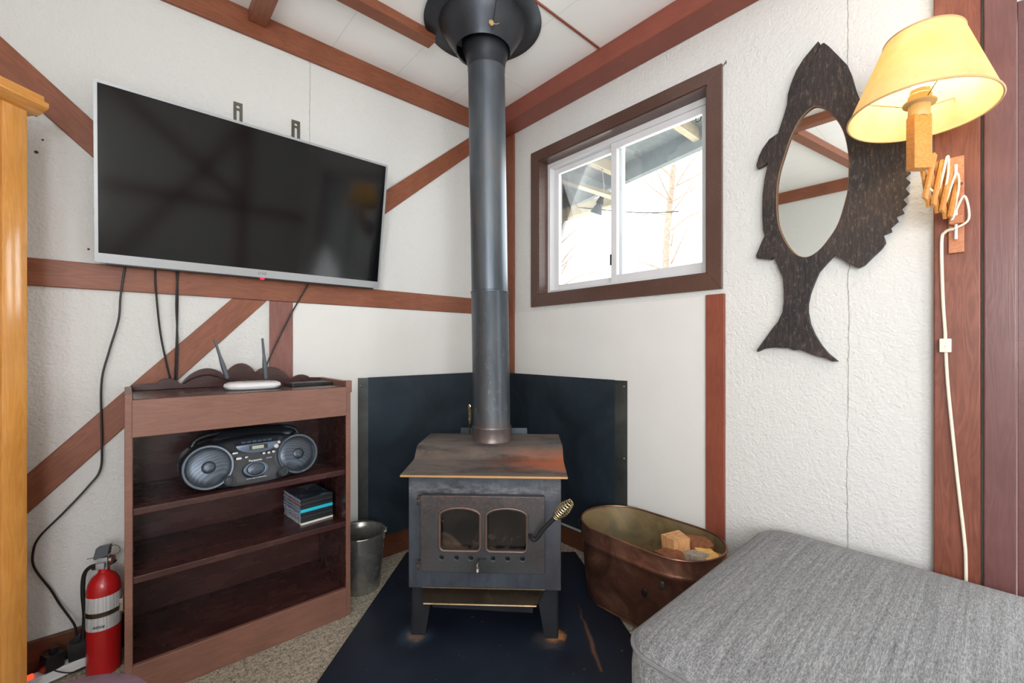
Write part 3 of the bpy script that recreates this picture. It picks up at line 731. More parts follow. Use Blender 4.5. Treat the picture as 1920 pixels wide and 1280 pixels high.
MB().tube(catmull([(-.014, 0, .378), (-.04, .004, .372), (-.058, .008, .345), (-.062, .010, .28), (-.058, .012, .20), (-.062, .010, .12)], 6), .0065, 10).done('hose', 'black_plastic', fe)

# ------------------------------------------------------------------ power strip + adapters
sa = math.radians(9); SL = (-.175, 2.180, 0.0)
ps = thing('power_strip', 'white power strip with glowing red switch lying along the baseboard', 'power strip', SL, rot=(0, math.radians(-3.5), sa))
MB().prism(rrect(-.125, .135, -.022, .022, .006), .008, .040).done('housing', 'white_plastic', ps, bevel=.003)
MB().box(-.12, .13, -.024, .024, .008, .014).done('side_rib', 'white_plastic', ps, bevel=.001)
MT['switch_red'] = emis('lit_red_rocker', (1.0, .06, .02), 1.6)
MB().box(-.075, -.055, -.012, .012, .039, .047, bev=.002).done('rocker_switch', 'switch_red', ps)
m = MB()
for k in range(3):
    for dy in (-.006, .006): m.box(-.105+.0+k*.0, -.099+k*.0, dy-.001, dy+.001, .0398, .0403)
m.done('socket_slots', 'black_plastic', ps)
R_ = Matrix.Translation(SL) @ Matrix.Rotation(sa, 4, 'Z') @ Matrix.Rotation(math.radians(-3.5), 4, 'Y')
for (dx, w2, h2, lab, tl) in ((-.014, .026, .074, 'black plug adapter nearest the glowing red switch', .35), (.055, .024, .082, 'black plug adapter with the long cord, next to the extinguisher', -.25)):
    a_ = thing('plug_adapter', lab, 'adapter', R_ @ Vector((dx, 0, .040)), rot=(0, tl*.3, sa+tl))
    MB().box(-w2, w2, -.022, .020, 0, h2*.72, bev=.004).done('block', 'black_plastic', a_)
    MB().box(-.010, .010, -.008, .008, h2*.72, h2*.95, bev=.002).done('strain_relief', 'black_plastic', a_)
adopt(cable('power_cord', [(0.0, 2.215, 1.47)]+wy([(233, 508), (226, 555), (222, 600), (204, 660), (190, 720), (191, 830), (188, 880), (165, 912), (120, 960), (75, 1005), (62, 1035), (65, 1065), (95, 1105), (112, 1132)], 2.228)+[tuple(R_ @ Vector((.050, .012, .160))), tuple(R_ @ Vector((.053, .004, .128))), tuple(R_ @ Vector((.055, 0, .115)))], .0035, 'long black power cord looping down the wall left of the bookcase'), tv)
adopt(cable('adapter_lead', [tuple(R_ @ Vector(p)) for p in ((-.012, -.023, .055), (-.004, -.040, .045), (.03, -.046, .020), (.07, -.034, .010))], .0022, 'thin black lead drooping in front of the power strip'), ps)

# ================================================================== PINE ARMOIRE at the left edge
MT['pine'] = wood('honey_varnished_pine', (210, 142, 66), (226, 162, 86), .2, knot_scale=4.6, coat=.6, knot_col=(140, 72, 30), grain=12, bump=.03)
MT['pine_red'] = wood('dark_varnished_pine', (132, 66, 30), (160, 86, 40), .3, knots=False, coat=.4)
aa = math.radians(42.3)
ar = thing('armoire', 'tall honey pine armoire with a moulded cornice at the left edge', 'armoire', (-.228, 2.008, 0), aa)
# local: +x towards the television wall along the face, +y = into the body (away from the room)
L_ = .70; D_ = .285
MB().box(-L_, 0, .02, D_, 0, 1.882).done('carcass', 'pine', ar)
# grain vertical on the stiles: build lying along X and stand it up
def stile(x1, x0, z0, z1, holes, name='stile'):
    lp = [[(z0, -x1), (z1, -x1), (z1, -x0), (z0, -x0)]]
    for zc, hh in holes: pass
    me = plate_mesh(lp, .022, .002)
    o = MB().add(me).done(name, 'pine', ar)
    o.matrix_local = Matrix.Translation((0, .009, 0)) @ Matrix(((0, -1, 0, 0), (0, 0, -1, 0), (1, 0, 0, 0), (0, 0, 0, 1)))
    return o
stile(0, -.062, 0, 1.882, [])
# scalloped inner edging just beyond the stile
sc_pts = [(0.0, -.062)]
zz = 0.02
edge = []
for k in range(6):
    z0 = .02+k*.305
    edge += [(z0+.305*t_, -.0645-.020*(1-abs(math.cos(PI*t_))**.8)) for t_ in [i/12 for i in range(12)]]
lp = [(0.0, -.0640)]+[(zq, xq) for zq, xq in edge]+[(1.86, -.0645), (1.86, -.130), (0, -.130)]
o = MB().add(plate_mesh([[(a, -b) for a, b in lp]], .016)).done('door_panel', 'pine_red', ar)
o.matrix_local = Matrix.Translation((0, .016, 0)) @ Matrix(((0, -1, 0, 0), (0, 0, -1, 0), (1, 0, 0, 0), (0, 0, 0, 1)))
MB().box(-L_, -.128, -.002, .018, 0.0, 1.882).done('door', 'pine', ar)
m = MB().prism([(-.006, 1.882), (-.034, 1.898), (-.040, 1.903), (-.040, 1.918), (-.024, 1.924), (-.022, 1.942), (D_, 1.942), (D_, 1.882)], -L_-.03, .030, lambda a, b, d: (d, a, b))
m.done('cornice', 'pine', ar, bevel=.002)

# mauve stool, only its far rim in view
MT['mauve'] = plain('mauve_plush', (126, 98, 116), .9, var=.15, vs=40, bump=.5, bs=220)
c0 = W(-.88, .80)
st = thing('stool', 'round stool with a mauve plush seat at the bottom left corner', 'stool', (c0.x, c0.y, 0))
MB().lathe([(.155, .36), (.178, .37), (.18, .40), (.165, .425), (.10, .437), (.0005, .44)], 48).done('seat', 'mauve', st, smooth=60)
for k in range(4):
    a = PI/4+k*PI/2; MB().tube([(.13*math.cos(a), .13*math.sin(a), .36), (.15*math.cos(a), .15*math.sin(a), 0)], [.016, .012], 12).done('leg', 'pine_red', st)

# ================================================================== HEARTH: pad, shields
def pad_mat():
    t = NT('navy_steel_hearth_pad'); v = t.coord()
    n = t.noise(v, 3.5, 5, .6)
    c = t.ramp(n, [(.3, lin((18, 24, 34))), (.7, lin((32, 40, 54)))])
    def spot(px, py, r, colr, inner=0.0, amt=1.0, c_in=None):
        c_ = t.coord(loc=(-px, -py, 0)); ln = t.n('ShaderNodeVectorMath', operation='LENGTH'); t.l(c_, ln.inputs[0])
        dd = t.math('ADD', ln.outputs['Value'], t.math('MULTIPLY', t.math('SUBTRACT', t.noise(v, 22, 5, .7), .5), r*1.3))
        mk = t.ramp(dd, [(0.0, (amt, amt, amt, 1)), (r*.55, (amt, amt, amt, 1)), (r, BLACK)])
        return t.mix(mk, c_in, lin(colr))
    c = spot(.862, 1.54, .085, (60, 74, 92), amt=.5, c_in=c)
    c = spot(.862, 1.535, .045, (120, 100, 84), amt=.8, c_in=c)
    c = spot(1.235, 1.17, .075, (70, 66, 70), amt=.7, c_in=c)
    c = spot(1.268, 1.165, .050, (176, 120, 74), amt=.9, c_in=c)
    # long rusty scrape right of the stove
    xyz = t.sep(v); P0 = (1.285, .975); dirv = (.62, .785)   # along
    ax = t.math('ADD', t.math('MULTIPLY', t.math('SUBTRACT', xyz[0], P0[0]), dirv[0]), t.math('MULTIPLY', t.math('SUBTRACT', xyz[1], P0[1]), dirv[1]))
    pr = t.math('ADD', t.math('MULTIPLY', t.math('SUBTRACT', xyz[0], P0[0]), dirv[1]), t.math('MULTIPLY', t.math('SUBTRACT', xyz[1], P0[1]), -dirv[0]))
    pr = t.math('ADD', t.math('ABSOLUTE', t.math('ADD', pr, t.math('MULTIPLY', t.math('SUBTRACT', t.noise(v, 12, 3), .5), .03))), t.math('MULTIPLY', t.math('ABSOLUTE', t.math('SUBTRACT', ax, .08)), .035))
    mk = t.ramp(pr, [(0, (.75, .75, .75, 1)), (.004, (.6, .6, .6, 1)), (.013, BLACK)])
    rng = t.math('MULTIPLY', t.math('GREATER_THAN', ax, -.06), t.math('LESS_THAN', ax, .36))
    rgb = t.n('ShaderNodeRGBToBW'); t.l(mk, rgb.inputs[0])
    c = t.mix(t.math('MULTIPLY', rgb.outputs[0], rng), c, lin((120, 84, 60)))
    sp = t.noise(v, 55, 2, .5); c = t.mix(t.ramp(sp, [(.76, BLACK), (.78, WHITE)]), c, lin((120, 124, 132)))
    return t.finish(c, t.math('ADD', .34, t.math('MULTIPLY', n, .25)), 0, .35)
MT['pad'] = pad_mat()
pts = [(.30, 1.367), (1.168, 2.192), (1.872, 1.570), (1.29, .640)]
tag(MB().prism(pts, 0.0, .010).done('hearth_pad', 'pad', bevel=.002), 'dark navy metal floor pad under the wood stove', 'floor pad')
MT['shield'] = metal('blue_black_heat_shield', (30, 38, 46), (52, 64, 74), .42, .25, 2.2, spec=.4)
MT['shield_edge'] = metal('dull_green_shield_edge', (46, 50, 50), (74, 78, 76), .45, .5)
sh = thing('heat_shield', 'blue-black sheet metal heat shield on the left wall behind the stove', 'heat shield', (1.4, 2.222, .126))
x0 = onY(690, 702, 2.22)[0]-1.4
MB().box(x0, .50, -.0015, .0015, 0, .862).done('sheet', 'shield', sh)
MB().prism([(x0+.0005, -.002), (x0-.045, .018), (x0-.045, .020), (x0+.0005, .0015)], 0, .860).done('bent_edge', 'shield_edge', sh)
for z in (.05, .45, .82): MB().lathe([(.005, 0), (.003, .003), (.0005, .0035)], 12, M=Matrix.Translation((x0-.034, .013, z)) @ Matrix.Rotation(PI/2, 4, 'X')).done('screw', 'chrome', sh)
sh = thing('heat_shield', 'blue-black sheet metal heat shield on the right wall behind the copper tub', 'heat shield', (1.902, 1.75, .126))
y0 = onX(1153, 712, 1.902)[0]-1.75
MB().box(-.0015, .0015, y0, .465, 0, .852).done('sheet', 'shield', sh)
MB().prism([(-.0015, y0), (-.0015, y0-.002), (.018, y0-.062), (.020, y0-.062), (.0015, y0)], 0, .850).done('bent_edge', 'shield_edge', sh)
for z in (.05, .45, .82): MB().lathe([(.005, 0), (.003, .003), (.0005, .0035)], 12, M=Matrix.Translation((.009, y0-.048, z)) @ Matrix.Rotation(-PI/2, 4, 'Y')).done('screw', 'chrome', sh)

# ================================================================== WOOD STOVE
SA = -(PI/2-YAW)-math.radians(2.3)
so = W(-.1086, 1.70)
stv = thing('wood_stove', 'rust-stained black steel wood stove on four splayed legs on the navy pad', 'wood stove', (so.x, so.y, .010), SA)
def steel(name, c1, c2, stain):
    t = NT(name); v = t.coord(); xyz = t.sep(v)
    n = t.noise(v, 5, 7, .65, .4)
    c = t.ramp(n, [(.3, lin(c1)), (.7, lin(c2))])
    if stain == 'top':
        st_ = t.noise(t.coord(scale=(1.2, 3.5, 3.5), loc=(3.1, .7, 0)), 4, 7, .65, .6)
        c = t.mix(t.ramp(st_, [(.48, BLACK), (.62, (.8, .8, .8, 1))]), c, lin((50, 52, 60)))
        g = t.math('ADD', t.math('MULTIPLY', t.math('SUBTRACT', xyz[0], .02), 4.0), t.math('MULTIPLY', t.math('SUBTRACT', n, .5), 2.5))
        yy = t.math('MULTIPLY', t.math('MULTIPLY', t.math('SUBTRACT', .215, t.math('ADD', xyz[1], t.math('MULTIPLY', t.math('SUBTRACT', st_, .5), .12))), 14, clamp=True), t.math('MULTIPLY', t.math('SUBTRACT', xyz[1], t.math('MULTIPLY', t.math('SUBTRACT', n, .42), .25)), 22, clamp=True))
        c = t.mix(t.math('MULTIPLY', t.math('MULTIPLY', g, yy, clamp=True), .9), c, lin((182, 100, 62)))
        ed = t.math('MULTIPLY', t.math('LESS_THAN', xyz[1], -.036), .85)
        c = t.mix(ed, c, lin((196, 150, 96)))
    if stain == 'body':
        # ash-grey scuffs over the door, paler brown-grey towards the right
        s1 = t.noise(t.coord(scale=(1, 1, 3)), 14, 8, .75)
        band = t.math('SUBTRACT', 1.0, t.math('MULTIPLY', t.math('ABSOLUTE', t.math('SUBTRACT', xyz[2], .578)), 24), clamp=True)
        c = t.mix(t.math('MULTIPLY', t.ramp(s1, [(.42, BLACK), (.66, WHITE)]), t.math('MULTIPLY', band, .8, clamp=True)), c, lin((150, 148, 150)))
        s2 = t.noise(t.coord(scale=(9, 9, 2.0)), 3, 8, .78, .4)
        c = t.mix(t.ramp(s2, [(.50, BLACK), (.70, (.55, .55, .55, 1))]), c, lin((38, 40, 46)))
        s3 = t.noise(t.coord(scale=(6, 6, 3)), 7, 8, .8)
        c = t.mix(t.ramp(s3, [(.62, BLACK), (.70, (.5, .5, .5, 1))]), c, lin((130, 130, 134)))
        g = t.math('MULTIPLY', t.math('SUBTRACT', xyz[0], .18), 5.0, clamp=True)
        c = t.mix(t.math('MULTIPLY', g, .5), c, lin((98, 88, 88)))
    if stain == 'door':
        s1 = t.noise(v, 90, 6, .8)
        up = t.math('MULTIPLY', t.math('SUBTRACT', xyz[2], .45), 5.0, clamp=True)
        sid = t.math('MULTIPLY', t.math('SUBTRACT', t.math('ABSOLUTE', xyz[0]), .15), 9.0, clamp=True)
        mk = t.math('MULTIPLY', t.math('MAXIMUM', up, t.math('MULTIPLY', sid, .4)), t.math('MULTIPLY', t.math('SUBTRACT', s1, .46, clamp=True), 6.0, clamp=True), clamp=True)
        c = t.mix(mk, c, lin((128, 88, 70)))
    return t.finish(c, t.math('ADD', .30, t.math('MULTIPLY', n, .3)), .45, .5, t.bump(t.noise(v, 70, 5, .7), .08))
MT['st_body'] = steel('stove_body_steel', (52, 58, 68), (84, 92, 104), 'body')
MT['st_top'] = steel('stove_top_heat_stained', (92, 84, 80), (124, 112, 104), 'top')
MT['st_door'] = steel('cast_stove_door', (50, 52, 56), (74, 76, 80), 'door')
MT['st_leg'] = steel('stove_leg_steel', (34, 36, 40), (54, 56, 60), None)
MT['rust_trim'] = metal('rusty_moulding', (88, 78, 74), (112, 88, 76), .5, .5, 9, c3=(150, 92, 68), c3_amt=.52)
SZ = -.010
m = MB().box(-.300, .300, 0, .46, .200+SZ, .650+SZ).box(-.298, .298, .228, .45, .648+SZ, .700+SZ)
m.done('firebox', 'st_body', stv, bevel=.004)
prof = [(-.042, .652), (.150, .660), (.166, .664), (.178, .673), (.208, .702), (.220, .708), (.236, .710), (.480, .710)]
pp = [(a, b+SZ+.004) for a, b in prof]+[(a, b+SZ-.004) for a, b in prof[::-1]]
MB().prism(pp, -.322, .322, lambda a, b, d: (d, a, b)).done('top_plate', 'st_top', stv, bevel=.0015)
# door with two arched lights
dz0, dz1 = .279+SZ, .576+SZ
def arch(xa, xb, za, zb, rise, k=14, rc=.018):
    out = [(xa+rc, za), (xb-rc, za)]
    out += [(xb-rc+rc*math.sin(a), za+rc-rc*math.cos(a)) for a in [PI/2*i/5 for i in range(1, 6)]]
    out += [(xb, zb-.006)]
    xm, hw = (xa+xb)/2, (xb-xa)/2
    out += [(xm+hw*math.cos(a), zb+rise*math.sin(a)) for a in [PI*i/k for i in range(0, k+1)]]
    out += [(xa, zb-.006)]
    out += [(xa+rc-rc*math.cos(a), za+rc-rc*math.sin(a)) for a in [PI/2*i/5 for i in range(0, 5)]]
    return out
aL = arch(-.170, -.012, .364+SZ, .500+SZ, .030); aR = arch(.010, .168, .364+SZ, .500+SZ, .030)
holes = [oval((u-908)*1.655/FPX, 1.15-(1050-650)*1.655/FPX+SZ, .0075, .0075, 16)[::-1] for u in (828, 857, 884, 926, 954, 982)]
lp = [rrect(-.246, .236, dz0, dz1, .006, 3), aL[::-1], aR[::-1]]+holes
dr = MB().add(plate_mesh(lp, .026, .003), Matrix.Translation((0, -.018, 0)) @ FRONT).done('door', 'st_door', stv, recalc=False, smooth=18)
for a_ in (aL, aR):
    MB().tube([(x, -.032, z_) for x, z_ in a_], .0055, 8, closed=True).done('window_moulding', 'rust_trim', dr)
def soot():
    t = NT('sooty_stove_glass'); v = t.coord()
    n = t.noise(v, 9, 5, .6, .8); xyz = t.sep(v)
    low = t.math('SUBTRACT', 1.0, t.math('MULTIPLY', t.math('SUBTRACT', xyz[2], .36+SZ), 11.0), clamp=True)
    k = t.math('ADD', n, t.math('MULTIPLY', low, .13))
    c = t.ramp(k, [(.45, lin((10, 11, 14))), (.62, lin((30, 26, 26))), (.85, lin((96, 80, 64)))])
    return t.finish(c, .14, 0, .5)
MT['soot_glass'] = soot()
MB().box(-.178, -.004, -.012, -.006, .356+SZ, .540+SZ).done('glass', 'soot_glass', dr)
MB().box(.002, .176, -.012, -.006, .356+SZ, .540+SZ).done('glass', 'soot_glass', dr)
MB().box(-.225, .22, -.0095, -.004, 1.15-.4095*1.655/1+.0+.0-.4723+.0 if False else .318+SZ, .350+SZ).done('air_slide', 'black_plastic', dr)
for z_ in (.552+SZ, .300+SZ):
    m = MB().tube([(-.252, -.016, z_-.018), (-.252, -.016, z_+.018)], .008, 12).box(-.262, -.235, -.026, -.004, z_-.006, z_+.006, bev=.002)
    m.done('hinge', 'st_door', dr)
# long handle with spring grip
P0 = Vector((.190, -.050, .425+SZ)); 
hp = [Vector((.180, -.030, .430+SZ)), Vector((.188, -.052, .424+SZ)), Vector((.205, -.058, .430+SZ)), Vector((.228, -.072, .470+SZ)), Vector((.276, -.094, .528+SZ))]
hd = MB().tube(catmull(hp, 5), .0085, 12).done('handle', 'st_leg', dr)
def spring(A, D, L, rmax, turns, wire, name, parent, mat='brass'):
    D = D.normalized(); U = D.cross(Vector((0, 1, 0))).normalized(); V = D.cross(U)
    pts = []; N = int(turns*16)
    for i in range(N+1):
        t_ = i/N; rr = rmax*(.42+.58*math.sin(PI*min(1, t_*1.0)**.9*.93+.08))
        a = 2*PI*turns*t_
        pts.append(A+D*L*t_+(U*math.cos(a)+V*math.sin(a))*rr)
    return MB().tube(pts, wire, 6).done(name, mat, parent)
dH = (hp[-1]-hp[-2]).normalized()
spring(hp[-1]-dH*.008, dH, .092, .0215, 9, .0024, 'spring_grip', hd)
MB().tube([hp[-1], hp[-1]+dH*.078], .004, 10).done('grip_core', 'st_leg', hd)
zl = 1.15-(1052-650)*1.65/FPX+SZ
dm = MB().tube([(-.018, -.034, zl), (-.020, -.048, zl-.004), (-.021, -.050, zl-.012)], .0035, 8).box(-.018, .012, -.034, -.030, zl-.002, zl+.002).done('air_lever', 'st_leg', dr)
spring(Vector((-.021, -.050, zl-.008)), Vector((-.02, 0, -1)), .036, .0075, 7, .0013, 'lever_spring', dm, 'chrome')
# ash lip, apron, legs
MT['lip'] = metal('dark_brassy_ash_lip', (40, 34, 28), (66, 56, 44), .3, .7, 5, c3=(150, 120, 80), c3_amt=.6)
MT['lip_edge'] = metal('worn_brass_edge', (120, 100, 78), (176, 150, 116), .4, .7, 20)
lip = MB()
a0, a1, b0, b1 = (-.243, .236), (-.227, .203), .206+SZ, .174+SZ
lip.rings([[(a0[0], -.002, b0), (a0[1], -.002, b0), (a0[1], -.002, b0-.004), (a0[0], -.002, b0-.004)], [(a1[0], -.055, b1), (a1[1], -.055, b1), (a1[1], -.055, b1-.004), (a1[0], -.055, b1-.004)]])
lp_ = lip.done('ash_lip', 'lip', stv)
MB().tube([(a1[0], -.056, b1-.001), (a1[1], -.056, b1-.001)], .0035, 8).done('rim', 'lip_edge', lp_)
MB().tube([(a0[0], -.004, b0), (a0[1], -.004, b0)], .002, 6).done('rim', 'lip_edge', lp_)
MB().prism([(-.225, .160+SZ), (.195, .160+SZ), (.190, .082+SZ), (-.215, .096+SZ)], .05, .054, lambda a, b, d: (a, d, b)).done('apron', 'st_leg', stv)
for sx, yy in ((-1, .01), (1, .01), (-1, .44), (1, .44)):
    xo = .290 if sx > 0 else -.292
    xi, xb = sx*.205, sx*.235
    s_ = 1 if yy < .2 else -1
    m = MB()
    m.prism([(xo, .200+SZ), (xi, .200+SZ), (sx*.210, .155), (xb, .004), (xo-sx*.002, .004)], yy, yy+s_*.006, lambda a, b, d: (a, d, b))
    m.prism([(yy, .200+SZ), (yy+s_*.085, .200+SZ), (yy+s_*.05, .004), (yy, .004)], xo, xo-sx*.006, lambda a, b, d: (d, a, b))
    m.prism([(xo, yy-.002*s_), (xb, yy-.002*s_), (xb, yy+s_*.05), (xo, yy+s_*.05)], 0, .005)
    m.done('leg', 'st_leg', stv)
MB().box(-.17, .165, .487, .491, .60, .742+SZ, bev=.001).done('rear_heat_plate', 'shield', stv)
m_ = MB().tube(catmull([(-.123, .465, .68), (-.123, .465, .80), (-.128, .466, .84), (-.122, .466, .85), (-.118, .465, .84)], 5), .003, 8).done('damper_rod', 'brass', stv)
spring(Vector((-.123, .465, .755)), Vector((0, 0, 1)), .085, .0075, 10, .0016, 'rod_spring', m_)

# ================================================================== STOVE PIPE
def plat(z): return -.0954-.0152*(z-.8)
pz = W(-.095, 2.043)
sp_ = thing('stove_pipe', 'grey-blue steel stove pipe rising from the stove to a flared ceiling collar', 'stove pipe', (pz.x, pz.y, .7145))
def PC(z): w_ = W(plat(z)+.095, 0); return Vector((w_.x, w_.y, z-.7145))
def pipe_mat():
    t = NT('blued_steel_pipe'); v = t.coord(scale=(1, 1, .35)); xyz = t.sep(t.coord())
    n = t.noise(v, 5, 6, .6, .5)
    c = t.ramp(n, [(.3, lin((70, 77, 86))), (.55, lin((90, 97, 104))), (.72, lin((108, 102, 96)))])
    dn = t.math('MULTIPLY', t.math('SUBTRACT', .75, xyz[2]), 1.6, clamp=True)
    s1 = t.noise(t.coord(scale=(1, 1, .5)), 42, 8, .8)
    c = t.mix(t.math('MULTIPLY', t.ramp(s1, [(.55, BLACK), (.70, WHITE)]), dn), c, lin((150, 134, 120)))
    bt = t.math('MULTIPLY', t.math('SUBTRACT', .12, xyz[2]), 12, clamp=True)
    c = t.mix(t.math('MULTIPLY', bt, .4), c, lin((130, 100, 86)))
    return t.finish(c, t.math('ADD', .24, t.math('MULTIPLY', n, .24)), .6, .5, t.bump(s1, .04))
MT['pipe'] = pipe_mat()
MT['pipe_dark'] = metal('dark_collar_steel', (40, 44, 52), (72, 76, 82), .38, .7, 3, c3=(96, 88, 74), c3_amt=.62)
def rounds(zr, seg=56):
    out = []
    for z, r in zr:
        c = PC(z); out.append([(c.x+r*math.cos(2*PI*i/seg), c.y+r*math.sin(2*PI*i/seg), c.z) for i in range(seg)])
    return out
PR = .0862
MB().rings(rounds([(.7146, .095), (.722, .0925), (.735, .0915), (.770, .0905), (.776, .0925), (.782, .0905)])).done('base_collar', 'pipe', sp_)
MB().rings(rounds([(.778, PR+.001), (1.398, PR+.001), (1.402, PR+.003), (1.408, PR+.003), (1.411, PR)])).done('lower_pipe', 'pipe', sp_)
MB().rings(rounds([(1.409, PR-.0005), (2.44, PR), (2.444, PR+.0015), (2.449, PR)])).done('upper_pipe', 'pipe', sp_)
MB().rings(rounds([(2.447, PR), (2.49, .092), (2.545, .112), (2.60, .112)])).done('flared_neck', 'pipe_dark', sp_)
cc = PC(2.6)+Vector((W(-.012, -.018).x, W(-.012, -.018).y, 0)); zc = -.7145
def col(zr, seg=64, off=(0, 0)): return [[(cc.x+r*math.cos(2*PI*i/seg), cc.y+r*math.sin(2*PI*i/seg), z+zc) for i in range(seg)] for z, r in zr]
m = MB().rings(col([(2.528, .122), (2.523, .128), (2.545, .140), (2.60, .178), (2.645, .205), (2.652, .206)]), cap0=False, cap1=False)
m.rings(col([(2.652, .200), (2.60, .172), (2.545, .134), (2.528, .122)]), False, False).done('collar_bowl', 'pipe_dark', sp_)
MB().rings(col([(2.658, .270), (2.648, .272), (2.645, .268), (2.645, .205), (2.658, .203)]), False, False).done('ceiling_ring', 'pipe_dark', sp_)
MT['insulation'] = plain('torn_gold_insulation', (190, 160, 110), .6, var=.4, vs=60, bump=1.0, bs=200)
va = Vector((cc.x, cc.y, 0)); dirc = Vector((-FW[0], -FW[1], 0)); dR = Vector((RT[0], RT[1], 0))
pS = va+dirc*.145+dR*.045+Vector((0, 0, 2.553+zc))
MB().sphere(pS, .010, 12, 8, (1.3, 1.0, 1.2)).tube([pS, pS+dR*.02+Vector((0, 0, -.006)), pS+dR*.035+Vector((0, 0, -.002))], [.003, .002, .001], 5).done('torn_insulation', 'insulation', sp_)
MB().tube([va+dirc*.128+dR*.05+Vector((0, 0, 2.535+zc)), va+dirc*.168+dR*.063+Vector((0, 0, 2.60+zc)), va+dirc*.19+dR*.072+Vector((0, 0, 2.64+zc))], .002, 6).done('bowl_seam', 'black_cable', sp_)

# ================================================================== BUCKET
bk = thing('bucket', 'galvanised steel pail with wire handle between the bookcase and the stove', 'bucket', (.845, 2.035, 0))
MT['galv'] = metal('worn_galvanised_steel', (120, 122, 122), (176, 174, 164), .26, .75, 7, c3=(120, 108, 88), c3_amt=.55)
MB().lathe([(.0005, .004), (.080, .004), (.083, 0), (.086, .004), (.108, .235), (.112, .262), (.1135, .266), (.112, .269), (.1095, .266), (.106, .235), (.083, .010), (.0005, .009)], 56, False, False).done('pail', 'galv', bk)
for sx in (-1, 1):
    M_ = Matrix.Rotation(math.radians(-38), 4, 'Z')
    MB().box(sx*.108-.003, sx*.108+.004, -.012, .012, .235, .272, M=M_, bev=.002).done('ear', 'galv', bk)
M_ = Matrix.Rotation(math.radians(-38), 4, 'Z')
MB().tube([(.116*math.cos(a), .060*math.sin(a)+.0, .266+.028*math.sin(a)) for a in [PI*i/30 for i in range(31)]], .0028, 8, M=M_).tube([(.110, 0, .262), (.119, 0, .262), (.120, .0, .285)], .0026, 8, M=M_).done('wire_handle', 'chrome', bk)

# ================================================================== COPPER TUB AND FIREWOOD
tub = thing('copper_tub', 'oblong antique copper boiler tub holding firewood against the right wall', 'tub', (1.714, 1.026, 0.010))
def copper(name, inside):
    t = NT(name); v = t.coord()
    n = t.noise(v, 5, 7, .65, .9); n2 = t.noise(v, 16, 6, .7)
    if inside: c = t.ramp(n, [(.3, lin((128, 112, 84))), (.5, lin((176, 156, 118))), (.7, lin((140, 134, 114)))])
    else: c = t.ramp(n, [(.3, lin((84, 56, 48))), (.5, lin((120, 82, 68))), (.7, lin((170, 122, 98)))])
    c = t.mix(t.ramp(n2, [(.66, BLACK), (.72, WHITE)]), c, lin((60, 38, 30) if not inside else (150, 128, 88)))
    return t.finish(c, t.math('ADD', .2, t.math('MULTIPLY', n2, .3)), .62, .5, t.bump(n, .15, .004))
MT['copper'] = copper('aged_copper', False); MT['copper_in'] = copper('tarnished_copper_inside', True)
def stad(a, b, z, n=16):       # half width a (x), half length b (y)
    out = []
    for i in range(n+1):
        t_ = PI*i/n; out.append((a*math.cos(t_), (b-a)+a*math.sin(t_), z))
    for i in range(n+1):
        t_ = PI+PI*i/n; out.append((a*math.cos(t_), -(b-a)+a*math.sin(t_), z))
    return out
outp = [(.157, .292, 0), (.160, .295, .004), (.168, .303, .10), (.178, .313, .225), (.179, .314, .252), (.184, .319, .258), (.188, .323, .266), (.185, .320, .274), (.182, .317, .280), (.186, .321, .335)]
MB().rings([stad(a, b, z) for a, b, z in outp], True, False).done('outer_wall', 'copper', tub, smooth=60)
MB().rings([stad(a, b, z) for a, b, z in ((.183, .318, .335), (.179, .314, .280), (.175, .310, .225), (.157, .292, .02), (.154, .289, .008))], False, True).done('inner_wall', 'copper_in', tub, smooth=60)
MB().tube(stad(.185, .320, .338), .0045, 8, closed=True).done('rolled_rim', 'copper', tub)
MB().tube([(-.165, -.2, .0065), (-.165, .15, .0065)], .003, 6).done('bottom_seam', 'copper', tub)
for yy, s_ in ((.326, 1), (-.326, -1)):
    MB().tube(catmull([(-.04, yy*.985, .255), (-.045, yy+s_*.022, .262), (-.03, yy+s_*.036, .280), (.03, yy+s_*.036, .280), (.045, yy+s_*.022, .262), (.04, yy*.985, .255)], 5), .005, 8).done('ear_handle', 'black_cable', tub)
for (dy, z_) in ((-.165, .225), (-.09, .165)):
    MB().lathe([(.012, 0), (.010, .004), (.004, .006), (.0005, .006)], 16, M=Matrix.Translation((-.178+.0, dy, z_)) @ Matrix.Rotation(-PI/2, 4, 'Y') @ Matrix.Diagonal((1.5, 1, 1, 1))).done('handle_plate', 'zinc' if z_ > .2 else 'black_cable', tub)

